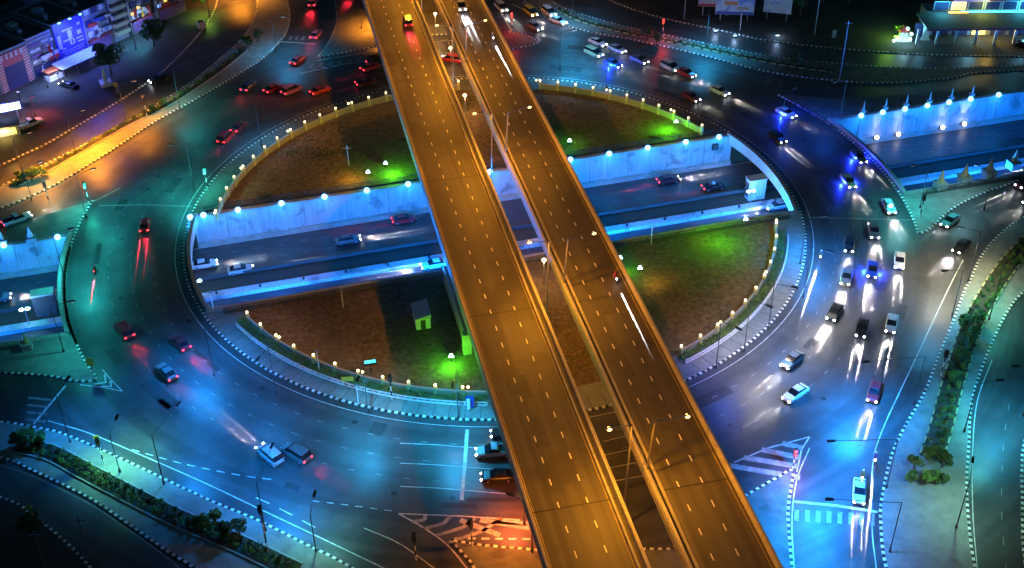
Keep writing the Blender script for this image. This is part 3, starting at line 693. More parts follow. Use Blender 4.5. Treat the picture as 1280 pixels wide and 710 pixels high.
for i, (x, y, h, r, k, lb) in enumerate((
    (40, 560, 3.2, 1.5, 0, 'small bright green tree at the left end of the bottom left strip'), (25, 562, 2.8, 1.4, 1, 'dark bush tree behind the green one at the left end of the bottom left strip'), (53, 556, 2.2, 1.1, 0, 'low bush with pale leaves on the bottom left strip'),
    (262, 668, 3.0, 1.5, 0, 'leafy tree in the middle cluster of the bottom left strip'), (283, 672, 2.6, 1.3, 1, 'dark leafy tree right of the middle cluster of the bottom left strip'), (270, 655, 2.2, 1.1, 0, 'small light green tree at the top of the middle cluster'), (248, 660, 2.0, 1.0, 1, 'small dark tree left of the middle cluster'), (300, 668, 2.2, 1.2, 1, 'grey green bush at the right end of the middle cluster'),
    (1205, 410, 2.6, 1.4, 0, 'green bushy tree left in the upper clump of the right strip'), (1222, 405, 2.6, 1.3, 0, 'green bushy tree right in the upper clump of the right strip'), (1213, 426, 2.2, 1.3, 0, 'yellow green low tree at the front of the upper clump'), (1196, 450, 1.8, 1.1, 0, 'small bush just below the upper clump of the right strip'), (1190, 476, 1.8, 1.0, 0, 'small bush midway down the right strip'),
    (1142, 585, 2.2, 1.3, 0, 'round light green bush left in the lower clump of the right strip'), (1160, 575, 2.4, 1.3, 0, 'round light green bush at the back of the lower clump'), (1177, 584, 2.4, 1.3, 1, 'dark green bush right in the lower clump'), (1137, 602, 1.6, 1.0, 0, 'low bush at the left front of the lower clump'), (1160, 604, 1.8, 1.3, 0, 'wide low bush at the front of the lower clump'), (1175, 604, 1.5, 1.0, 1, 'low dark bush at the right front of the lower clump'),
    (40, 226, 2.6, 1.6, 0, 'bright green bush at the left end of the orange lit upper left strip'), (52, 222, 2.4, 1.4, 0, 'second bright green bush beside the first on the orange lit strip'), (28, 228, 2.2, 1.3, 1, 'dark green bush at the picture edge side of the orange lit strip'),
    (205, 135, 2.4, 1.2, 1, 'dark small tree beside the signal pole on the upper left strip'), (193, 142, 2.0, 1.0, 1, 'second dark small tree on the upper left strip'), (310, 60, 3.2, 1.6, 1, 'dark tree at the top end of the upper left strip'), (322, 52, 2.8, 1.4, 1, 'dark tree at the bend near the top road'),
    (808, 52, 3.4, 1.6, 1, 'dark small tree on the upper right strip beside the red signal'), (820, 56, 2.8, 1.4, 1, 'second dark small tree on the upper right strip'), (992, 86, 3.4, 1.7, 1, 'dark round tree on the upper right strip below the far road'),
    (140, 95, 7.5, 4.2, 1, 'large dark tree in front of the shops'), (193, 58, 6.5, 4.0, 1, 'large dark spreading tree beside the upper left street'), (254, 12, 5, 2.4, 0, 'green lit tree on a white planter at the top of the upper left street'),
    (40, 672, 3.5, 2.2, 1, 'dim dark tree in the bottom left corner'), (1128, 50, 3.0, 2.2, 0, 'green lit ornamental tree with lamps beside the filling station'), (1000, 20, 7, 4.5, 1, 'dark tree beyond the far road, left of the filling station'), (900, -2, 7, 4.5, 1, 'dark tree behind the billboards'), (1060, 5, 7, 5, 1, 'broad dark tree near the filling station forecourt'), (1130, -5, 7, 5, 1, 'dark tree behind the ornamental lamps'), (790, -12, 7, 4.5, 1, 'dark tree at the top edge right of the flyover'))):
    tree(at(x, y, .15), h, r, (LEAFA, LEAFB)[k], lb, n=int(350+r*r*60), seed=i, trunk=.1+.03*h/2, s=.24 if h < 4 else .4)

# ------------------------------------------------------------------ green floodlights in the island
def flood(x, y, lb, en=5200, col=(.10, 1, .01), off=(0, 0, 2.2), head=None):
    p = at(x, y, 1.2); t = empty('floodlight', (p.x, p.y, .15), 0, lb, 'floodlight')
    MB().tube((0, 0, 0), (0, 0, .9), .06, .05).build('post', BLACKM, t); MB().box((0, 0, .9), .9, .35, .35).build('housing', BLACKM, t)
    MB().box((0, -.19, .93), .8, .04, .28).build('lens', COOLG, t); m = MB(); m.ball((0, 0, 1.3), .26, 10, 6, .6); m.build('bulb', COOLG, t, True)
    lamp('lamp_light', 'POINT', off, en, col, .3, t)
flood(482, 204, 'green floodlight on the soil of the upper left part of the round island', 2300, off=(1.5, -2.5, 1.8))
flood(564, 445, 'green floodlight of the lower left part of the round island, beside the flyover', 2100, off=(0, -1.5, 1.5))
flood(932, 274, 'green floodlight at the edge of the lower right part of the round island', 2800, off=(-5, -6, 4))
flood(845, 152, 'green floodlight beside the yellow wall of the upper right part of the round island', 2200, off=(-2, -2, 1.8))
flood(712, 176, 'small green floodlight on the soil beside the right flyover', 700, off=(0, 0, 1.6))
flood(775, 322, 'small green floodlight near the underpass edge right of the flyover', 1000, off=(0, -3, 1.6))
flood(460, 215, 'yellow ground lamp on the soil by the upper left railing', 700, (1, .5, .04), (-3, -1, 2.5))
flood(800, 335, 'yellow ground lamp on the soil in the lower right island', 450, (1, .5, .04), (2, -3, 2.5))
# site hut, pale wall by the pier, signal cyan lamp
t = empty('site_hut', at(527, 402, .15), math.radians(12), 'small pale site hut with a sloping roof standing in the shade of the flyover', 'hut')
MB().box((0, 0, 0), 2.3, 4.0, 2.1).build('wall', WPAINT, t); m = MB(); m.hexa([(-1.3, -2.2, 2.1), (1.3, -2.2, 2.1), (1.3, 2.2, 2.1), (-1.3, 2.2, 2.1)], [(-1.3, -2.2, 2.22), (1.3, -2.2, 2.8), (1.3, 2.2, 2.8), (-1.3, 2.2, 2.22)]).build('roof', WALLC, t); MB().box((0, -2.03, 0), .8, .05, 1.8).build('door', DARKC, t)
t = empty('screen_wall', at(569, 392, 0), 0, 'tall narrow pale screen wall beside the left flyover', 'wall'); b0 = Vector(t.location)
a_ = at(556, 352, .2)-b0; b_ = at(584, 440, .2)-b0; MB().beam(a_, b_, .35, .15, 3.4).build('wall_face', CONC, t); MB().box((b_.x, b_.y, .15), 1.3, 1.3, 3.8, .2).build('end_pier', CONC, t)

# ------------------------------------------------------------------ street lamps of the ring and approaches
def street_lamp(x, y, en, col, lb, h=9.0, adir=0.0, arml=2.8, lens=None, z=.1, spread=146):
    p = at(x, y, z); t = empty('street_lamp', p, adir, lb, 'street lamp')
    MB().tube((0, 0, 0), (0, 0, h), .09, .05).build('pole', POLEM, t)
    MB().tube((0, 0, 0), (0, 0, .6), .16, .16).build('base', DARKC, t)
    MB().tube((0, 0, h-.15), (arml, 0, h+.25), .04, .04).build('arm', POLEM, t)
    hd = MB().box((arml+.35, 0, h+.17), 1.0, .34, .2).build('lamp_head', BLACKM, t)
    MB().box((arml+.35, 0, h+.14), .8, .26, .029).build('lens', lens or COOLG, hd)
    lamp('lamp_light', 'SPOT', (arml+.35, 0, h-.35), en*K_STREET, col, .35, t, (0, 0, -1), math.radians(spread), .9)
CY_, BL_, DB_, TE_, OR_ = (.03, .46, .95), (.01, .28, 1), (.01, .12, 1), (.02, .58, .58), (1, .31, .02)
K = 1.0
for x, y, en, col, dx, lb, h in (
    (268, 470, 26000, BL_, 2.6, 'street lamp on the lower left pavement of the round island', 9),
    (345, 493, 9000, BL_, 4.4, 'street lamp on the bottom pavement of the round island, left of the signal', 9),
    (460, 517, 16000, CY_, 4.6, 'street lamp on the bottom pavement of the round island, in the middle', 9),
    (573, 524, 17000, CY_, 4.6, 'street lamp on the bottom pavement of the round island beside the flyover', 9),
    (205, 605, 18000, BL_, 1.2, 'street lamp on the bottom left strip, upper end', 9),
    (332, 664, 22000, BL_, 1.4, 'dark street lamp on the bottom left strip beside the middle trees', 9),
    (88, 553, 12000, BL_, 1.3, 'street lamp on the bottom left strip beside the left trees', 9),
    (80, 440, 6500, TE_, 0.2, 'street lamp on the left triangular island near its yellow sign', 9),
    (80, 345, 17000, TE_, 0.1, 'street lamp beside the left underpass parapet', 9),
    (108, 272, 8000, TE_, 0.5, 'street lamp at the top corner of the left triangular island', 9),
    (243, 238, 13000, TE_, 2.8, 'street lamp on the upper left pavement of the round island', 9),
    (327, 183, 5500, CY_, 2.2, 'dark street lamp by the upper left curved wall', 9),
    (225, 136, 9000, TE_, -.8, 'street lamp on the upper left strip at the bend', 9),
    (345, 66, 10000, CY_, -.4, 'street lamp at the top end of the upper left strip', 9),
    (700, 88, 26000, CY_, .2, 'street lamp with a long arm above the upper right curved wall', 9),
    (758, 110, 3500, CY_, .8, 'white street lamp behind the upper right curved wall', 8),
    (883, 58, 16000, CY_, -1.8, 'street lamp on the upper right strip in the middle', 9),
    (715, 24, 9000, CY_, -1.8, 'street lamp at the left end of the upper right strip', 9),
    (975, 170, 4500, DB_, .8, 'street lamp by the right end of the round island wall', 9),
    (1050, 150, 4500, DB_, 3.6, 'street lamp on the dark triangle above the right underpass wall', 9),
    (1210, 352, 15000, (1, .82, .5), 2.9, 'warm white street lamp at the top of the right strip where the approach joins', 10),
    (1004, 372, 8000, (1, .88, .66), -.6, 'warm white street lamp at the right bottom bend of the round island', 10),
    (930, 440, 9000, (1, .88, .66), -.7, 'warm white street lamp on the lower right pavement, second from the flyover', 10),
    (1150, 260, 10000, (.05, .7, .75), 3.3, 'street lamp at the tip of the right triangular island', 9),
    (1000, 330, 26000, BL_, .2, 'street lamp on the right pavement of the round island', 9),
    (960, 412, 9000, BL_, -.5, 'street lamp on the lower right pavement of the round island', 9),
    (895, 460, 8000, DB_, -.8, 'street lamp on the lower right pavement beside the flyover', 9),
    (1190, 395, 9000, CY_, 3.3, 'street lamp on the right strip above its upper clump', 9),
    (1142, 505, 70000, (.008, .27, 1), 3.3, 'street lamp on the right strip midway', 9),
    (1108, 610, 75000, (.008, .25, 1), 3.2, 'street lamp on the right strip beside the lower clump', 9),
    (1112, 690, 50000, (.02, .3, 1), 3.1, 'street lamp on the right strip near the bottom edge', 9),
    (1195, 660, 10000, (.22, .55, .42), 1.2, 'street lamp on the wide bottom part of the right strip', 9),
    (1205, 540, 8000, (.1, .7, .55), .1, 'street lamp at the right kerb of the right strip', 9),
    (1236, 400, 9000, (.08, .7, .55), 1.0, 'street lamp at the upper right kerb of the right strip', 9),
    (1279, 520, 12000, CY_, 3.1, 'street lamp beyond the far right road', 9),
    (150, 590, 9000, (.2, .95, .5), 1.5, 'low green lit lamp post on the bottom left strip', 7),
    (395, 690, 4500, (.2, .9, .7), 1.5, 'low green lit lamp post on the bottom left strip near the bottom', 7),
    (40, 250, 4000, (.3, .9, .7), .5, 'lamp post at the left end of the orange strip', 7),
    (1230, 262, 3500, (.4, .9, 1), 2.5, 'lamp post on the right triangular island', 8)):
    street_lamp(x, y, en*(.7 if en >= 50000 else 1), col, lb, h, dx, arml=8.5 if en >= 50000 else (6.0 if y > 600 and x < 340 else 2.8))
for x, y, en, dx, lb in ((95, 192, 42000, .5, 'orange street lamp on the strip between ring and side street'), (30, 222, 26000, .6, 'orange street lamp at the left end of the strip'), (158, 152, 17000, .3, 'orange street lamp with a short arm above the bed of the upper left strip'),
    (290, 0, 34000, 1.2, 'orange street lamp at the top of the side street'), (452, 36, 20000, 0, 'orange street lamp on the chevron island by the flyover'), (665, 690, 9000, 2.6, 'orange street lamp under the left edge of the flyover near the bottom')):
    street_lamp(x, y, en, OR_, lb, 8.5 if y != 36 else 6.5, dx, lens=ORANGEG, spread=140)
street_lamp(655, 655, 9000, (1, .12, .04), 'red glowing lamp beside the flyover at the bottom chevrons', 5, 3.0, 1.2, REDG)
# lamps in the gap below the flyover
for x, y, lb in ((544, 17, 'topmost'), (563, 60, 'second'), (581, 119, 'third'), (680, 325, 'fourth')):
    p = at(x, y, 5); t = empty('gap_lamp', (p.x, p.y, .1), AD, f'round lamp on a low post in the gap between the decks, {lb} from the top', 'street lamp')
    MB().tube((0, 0, 0), (0, 0, 4.7), .09, .07).build('post', STEEL, t); MB().ball((0, 0, 4.9), .4, 12, 8, .7).build('globe', WARMG, t, True); lamp('lamp_light', 'POINT', (0, 0, 4.2), 1200, (1, .55, .2), .3, t)

# ------------------------------------------------------------------ traffic signals and signs
def signal(x, y, lb, lens=None, h=3.6, rz=0.0, both=False):
    t = empty('traffic_signal', at(x, y, .12), rz, lb, 'traffic signal')
    for k in range(4): MB().tube((0, 0, k*h/4), (0, 0, (k+1)*h/4-.002), .09, .09).build('post_band', WPAINT if k % 2 == 0 else BLACKM, t)
    hd = MB().box((0, 0, h), .5, .4, 1.3).build('signal_head', BLACKM, t)
    for k in range(3):
        mt = DARKC
        if lens == 'g' and k == 0: mt = TEALG
        if lens == 'r' and k == 2: mt = REDG
        MB().ball((0, -.22, h+.25+k*.4), .17, 10, 6).build('lens', mt, hd, True)
    if lens: lamp('lamp_light', 'POINT', (0, -.9, h+.4), 900, (.05, 1, .7) if lens == 'g' else (1, .04, .03), .15, t)
signal(112, 256, 'signal showing teal green at the top corner of the left triangular island', 'g')
signal(260, 238, 'signal showing teal green by the upper left of the round island', 'g')
signal(184, 146, 'dark signal on a banded post on the upper left strip')
signal(828, 48, 'signal showing red on a banded post on the upper right strip', 'r')
signal(62, 255, 'dark signal beside the left approach road')
signal(490, 500, 'dark signal on a banded post on the bottom pavement of the round island')
signal(335, 690, 'dark signal on a tall banded post on the bottom left strip', h=7)
signal(590, 682, 'dark signal at the bottom centre island')
signal(520, 700, 'small dark signal at the bottom road')
signal(991, 586, 'signal showing red at the right bottom chevrons', 'r', 2.4)
signal(1150, 272, 'dark signal at the tip of the right triangular island')
signal(1176, 470, 'dark signal on the right strip')
signal(130, 580, 'dark signal on the bottom left strip')
signal(640, 40, 'signal showing red at the top right of the flyover', 'r')
def sign(x, y, w, h, ph, m, lb, rz=0, emit=None):
    t = empty('road_sign', at(x, y, .12), rz, lb, 'sign')
    MB().tube((0, .06, 0), (0, .06, ph+h), .06, .05).build('post', STEEL, t); MB().box((0, 0, ph), w, .08, h).build('sign_plate', m, t)
sign(117, 470, 1.1, 1.5, 2.0, YELLOWP, 'tall yellow marker sign at the nose of the left triangular island')
sign(124, 560, .8, .8, 1.6, YELLOWP, 'small yellow sign on the bottom left strip')
sign(436, 489, 1.8, .8, 2.0, YELLOWP, 'wide yellow sign on the bottom pavement of the round island')
sign(588, 512, 1.2, 2.2, .4, BLUEP, 'blue and white upright panel on the pavement beside the flyover')
sign(586, 515, .5, 2.0, .5, WPAINT, 'narrow white upright panel leaning on the blue one beside the flyover')
sign(147, 118, .8, 1.0, 1.8, YELLOWP, 'small yellow sign on the side street by the shops')
sign(42, 652, .8, .8, 2.2, YELLOWP, 'small yellow sign in the bottom left corner')
sign(1042, 48, .9, 1.8, .2, WPAINT, 'small white upright panel beyond the far road')
t = empty('flood_panel', at(464, 466, .15), .2, 'cyan lit projector panel on the lower left curved wall', 'lamp'); MB().tube((0, 0, 0), (0, 0, 1.8), .08, .07).build('post', BLACKM, t); MB().box((0, 0, 1.8), 2.0, .9, .35).build('housing', BLACKM, t); MB().box((0, 0, 2.152), 1.7, .7, .04).build('lit_face', mat('cyan_face', (.1, .8, .9), emit=(.05, .7, .9), es=1.5), t)
# monument on the side street
t = empty('monument', at(133, 106, .15), .5, 'small pale obelisk monument in front of the large dark tree', 'monument')
MB().box((0, 0, 0), 2.4, 2.4, .9).build('plinth', WPAINT, t); MB().hexa([(-.5, -.5, .9), (.5, -.5, .9), (.5, .5, .9), (-.5, .5, .9)], [(-.12, -.12, 4), (.12, -.12, 4), (.12, .12, 4), (-.12, .12, 4)]).build('obelisk', WPAINT, t)
t = empty('planter', at(252, 34, .15), .4, 'white square planter box by the green lit tree', 'planter'); MB().box((0, 0, 0), 1.8, 1.8, 1.5).build('box', WPAINT, t); MB().box((0, 0, 1.5), 1.4, 1.4, .08).build('soil', DARKG, t)
street_lamp(262, 22, 2600, (.5, 1, .1), 'added yellow green lamp post lighting the tree in the planter', 5, 2.5, .8)  # post added to carry the green light on the tree
street_lamp(170, 62, 5000, (.1, .6, 1), 'added cyan lamp post between the two large dark trees', 6, 1, 1)  # unseen lamp post, added to hold the cyan light at the trees

# ------------------------------------------------------------------ vehicles
def loft(mb, rings, caps=True):
    n = len(rings[0]); k = len(mb.v)
    for r in rings: mb.v += [tuple(p) for p in r]
    for i in range(len(rings)-1):
        for j in range(n): j2 = (j+1) % n; mb.f.append((k+i*n+j, k+i*n+j2, k+(i+1)*n+j2, k+(i+1)*n+j))
    if caps: mb.f.append(tuple(range(k+n-1, k-1, -1))); e = k+(len(rings)-1)*n; mb.f.append(tuple(range(e, e+n)))
    return mb
def sec(x, w, z0, z1, r=.12):
    return [(x, -w*.94, z0), (x, w*.94, z0), (x, w, z0+r), (x, w, z1-r), (x, w*.88, z1), (x, -w*.88, z1), (x, -w, z1-r), (x, -w, z0+r)]
KINDS = {}
def car_meshes(kind):
    if kind in KINDS: return KINDS[kind]
    R = {}
    if kind == 'sedan':
        L, Wd = 4.5, .88
        body = [(-2.25, .78, .45, .82), (-2.15, .84, .3, .95), (-1.5, .88, .25, 1.0), (1.0, .88, .25, .98), (1.9, .85, .25, .85), (2.18, .78, .3, .72), (2.27, .7, .4, .62)]
        cab = [(-1.75, .72, .97, 1.0), (-1.15, .68, .97, 1.38), (.25, .68, .97, 1.42), (1.05, .74, .95, 1.0)]; roof = (-1.12, .22, .62, 1.43); wx = (-1.38, 1.38); wr = .33
    elif kind == 'van':
        L, Wd = 4.7, .92
        body = [(-2.35, .86, .4, 1.05), (-2.28, .92, .3, 1.12), (1.4, .92, .28, 1.1), (2.1, .9, .3, .98), (2.38, .8, .38, .75)]
        cab = [(-2.3, .84, 1.08, 1.15), (-2.1, .8, 1.08, 1.84), (.7, .8, 1.08, 1.86), (1.55, .84, 1.05, 1.12)]; roof = (-2.08, .68, .76, 1.86); wx = (-1.5, 1.5); wr = .36
    else:
        L, Wd = 5.1, .9
        body = [(-2.55, .86, .5, 1.0), (-2.5, .9, .42, 1.05), (1.4, .9, .4, 1.06), (2.2, .88, .4, 1.0), (2.55, .8, .45, .82)]
        cab = [(-.62, .78, 1.05, 1.1), (-.48, .76, 1.05, 1.68), (.55, .76, 1.05, 1.7), (1.35, .8, 1.05, 1.1)]; roof = (-.46, .52, .72, 1.71); wx = (-1.6, 1.65); wr = .38
    R['L'] = L
    R['body'] = loft(MB(), [sec(*b[:1], b[1], b[2], b[3]) for b in body]).mesh('car_body')
    R['window_glass'] = loft(MB(), [sec(c[0], c[1], c[2], c[3], .02) for c in cab]).mesh('car_glass')
    m = MB(); x0, x1, w, z = roof; m.hexa([(x0, -w-.05, z-.06), (x1, -w-.05, z-.06), (x1, w+.05, z-.06), (x0, w+.05, z-.06)], [(x0+.1, -w+.06, z+.03), (x1-.1, -w+.06, z+.03), (x1-.1, w-.06, z+.03), (x0+.1, w-.06, z+.03)])
    R['roof'] = m.mesh('car_roof')
    m = MB()
    for x in wx: pass
    R['wheels'] = [(x, s*(Wd-.1)) for x in wx for s in (-1, 1)]; R['wr'] = wr
    m = MB().tube((0, -.1, 0), (0, .1, 0), wr, wr, 14); R['tyre'] = m.mesh('tyre'); R['rim'] = MB().tube((0, -.105, 0), (0, .105, 0), wr*.6, wr*.6, 10).mesh('rim')
    zf, zr = (.6, .78) if kind == 'sedan' else (.78, .85)
    R['head'] = [(L/2-.02, s*(Wd-.28), zf) for s in (-1, 1)]; R['tail'] = [(-L/2+.01, s*(Wd-.22), zr) for s in (-1, 1)]
    R['headmesh'] = MB().ball((0, 0, 0), .17, 8, 6, .75).mesh('headlight'); R['tailmesh'] = MB().box((0, 0, -.1), .1, .32, .2).mesh('taillight')
    if kind == 'pickup':
        m = MB(); m.box((-1.58, 0, 1.062), 1.75, 1.5, .012); R['load_bed'] = m.mesh('load_bed')
        m = MB()
        for s in (-1, 1): m.box((-1.58, s*.82, 1.06), 1.9, .1, .16)
        m.box((-2.48, 0, 1.06), .1, 1.6, .16); R['bed_rail'] = m.mesh('bed_rail')
    m = MB(); m.box((L/2-.02, 0, .32), .12, Wd*1.7, .16); m.box((-L/2+.02, 0, .34), .12, Wd*1.7, .16); R['bumper'] = m.mesh('bumper')
    KINDS[kind] = R
    for key, mm in (('window_glass', GLASS), ('tyre', RUBBER), ('rim', STEEL), ('bumper', DARKC)): R[key].materials.append(mm)
    if kind == 'pickup': R['load_bed'].materials.append(BLACKM)
    for k in ('body', 'roof', 'headmesh', 'tailmesh', 'bed_rail'):
        if k in R: R[k].materials.append(None)
    for p in R['headmesh'].polygons: p.use_smooth = True
    return R
PAINT = {'white': (.7, .7, .7), 'silver': (.42, .43, .45), 'black': (.015, .015, .018), 'grey': (.12, .125, .13), 'red': (.42, .02, .03), 'blue': (.03, .07, .35), 'teal': (.12, .42, .45), 'maroon': (.14, .02, .03), 'beige': (.45, .38, .26), 'yellow': (.6, .42, .03), 'pink': (.55, .16, .3)}
def paint(c):
    k = c+'_car_paint'
    if k not in MATS: m = mat(k, PAINT[c], .28, .0, var=.06); m.node_tree.nodes['Principled BSDF'].inputs['Coat Weight'].default_value = .4
    return MATS[k]
def inst(name, me, parent, m=None, loc=(0, 0, 0)):
    o = bpy.data.objects.new(name, me); COL.objects.link(o); o.parent = parent; o.location = loc
    if m: o.material_slots[0].link = 'OBJECT'; o.material_slots[0].material = m
    return o
def beam_light(name, loc, en, col, parent, sgn, tilt, spread, narrow, roll=0):
    """lamp with a tall narrow beam, shaped to draw trail-like streaks on the road"""
    o = lamp(name, 'SPOT', loc, en, col, .03, parent, None, math.radians(spread), .22)
    d = Vector((sgn, 0, -math.tan(math.radians(tilt)))).normalized(); z = -d; x = Vector((0, 1, 0)); y = z.cross(x)
    o.rotation_euler = Matrix((x, y, z)).transposed().to_euler(); o.scale = (narrow, 1, 1); return o
def car(rear, front, kind, col, lights, label, z=0.0, at_t=None, beam=1.0, group=None, name=None, hc=(1, .97, .92), glow=False):
    """rear, front: the survey points between which the vehicle drives; lights: h, t, ht, off"""
    R = car_meshes(kind); a = at(*rear, z); b = at(*front, z); d = (b-a); Ln = d.length; d.normalize(); L = R['L']
    if at_t is None: at_t = .42 if Ln < L*1.15 else ((L/2)/Ln if 't' not in lights or 'h' in lights else 1-(L/2)/Ln)
    p = a+(b-a)*at_t; ang = math.atan2(d.y, d.x)
    t = empty(name or {'sedan': 'car', 'van': 'van', 'pickup': 'pickup_truck'}[kind], p, ang, label, {'sedan': 'car', 'van': 'van', 'pickup': 'pickup truck'}[kind], group)
    pm = paint(col); inst('body', R['body'], t, pm); inst('window_glass', R['window_glass'], t); inst('roof', R['roof'], t, pm); inst('bumper', R['bumper'], t)
    if kind == 'pickup': inst('load_bed', R['load_bed'], t); inst('bed_rail', R['bed_rail'], t, pm)
    for x, y in R['wheels']: w = inst('wheel', R['tyre'], t, None, (x, y, R['wr'])); inst('rim', R['rim'], w)
    for q in R['head']: inst('headlight', R['headmesh'], t, HEADE if 'h' in lights else STEEL, q)
    rl = max(9.0, Ln-L*.6); lo = math.degrees(math.atan(.62/rl))*.75
    for q in R['tail']: inst('taillight', R['tailmesh'], t, TAILE if 't' in lights else TAILOFF, q)
    if 'h' in lights and beam:
        for q in R['head']:
            beam_light('headlight_light', (q[0]+.22, q[1], q[2]), 3600*rl*rl*beam*K_BEAM, hc, t, 1, (lo+24)/2, 24-lo, .5/rl/(24-lo)*10)
        lamp('headlight_light', 'SPOT', (q[0]+.3, 0, q[2]+.05), (1500 if glow else 900)*beam, hc, .1, t, (1, 0, -.1), math.radians(55), 1.0)
    if 't' in lights and beam:
        for q in R['tail']: beam_light('taillight_light', (q[0]-.15, q[1], q[2]), 900*rl*rl*beam, (1, .02, .05), t, -1, (lo+28)/2, 28-lo, 4.5/rl/(28-lo))  # red beams added behind the car to streak the road
        lamp('taillight_light', 'SPOT', (q[0]-.15, 0, q[2]), 350*beam, (1, .02, .06), .08, t, (-1, 0, -.25), math.radians(50), 1)
    if 'b' in lights:
        MB().box((-.2, 0, .2), 3.2, 1.5, .05).build('under_light', UNDERBLUE, t); 
        for s in (-1, 1): lamp('under_light_lamp', 'POINT', (0, s*1.3, .35), 2300, (.01, .03, 1), .1, t)
    return t
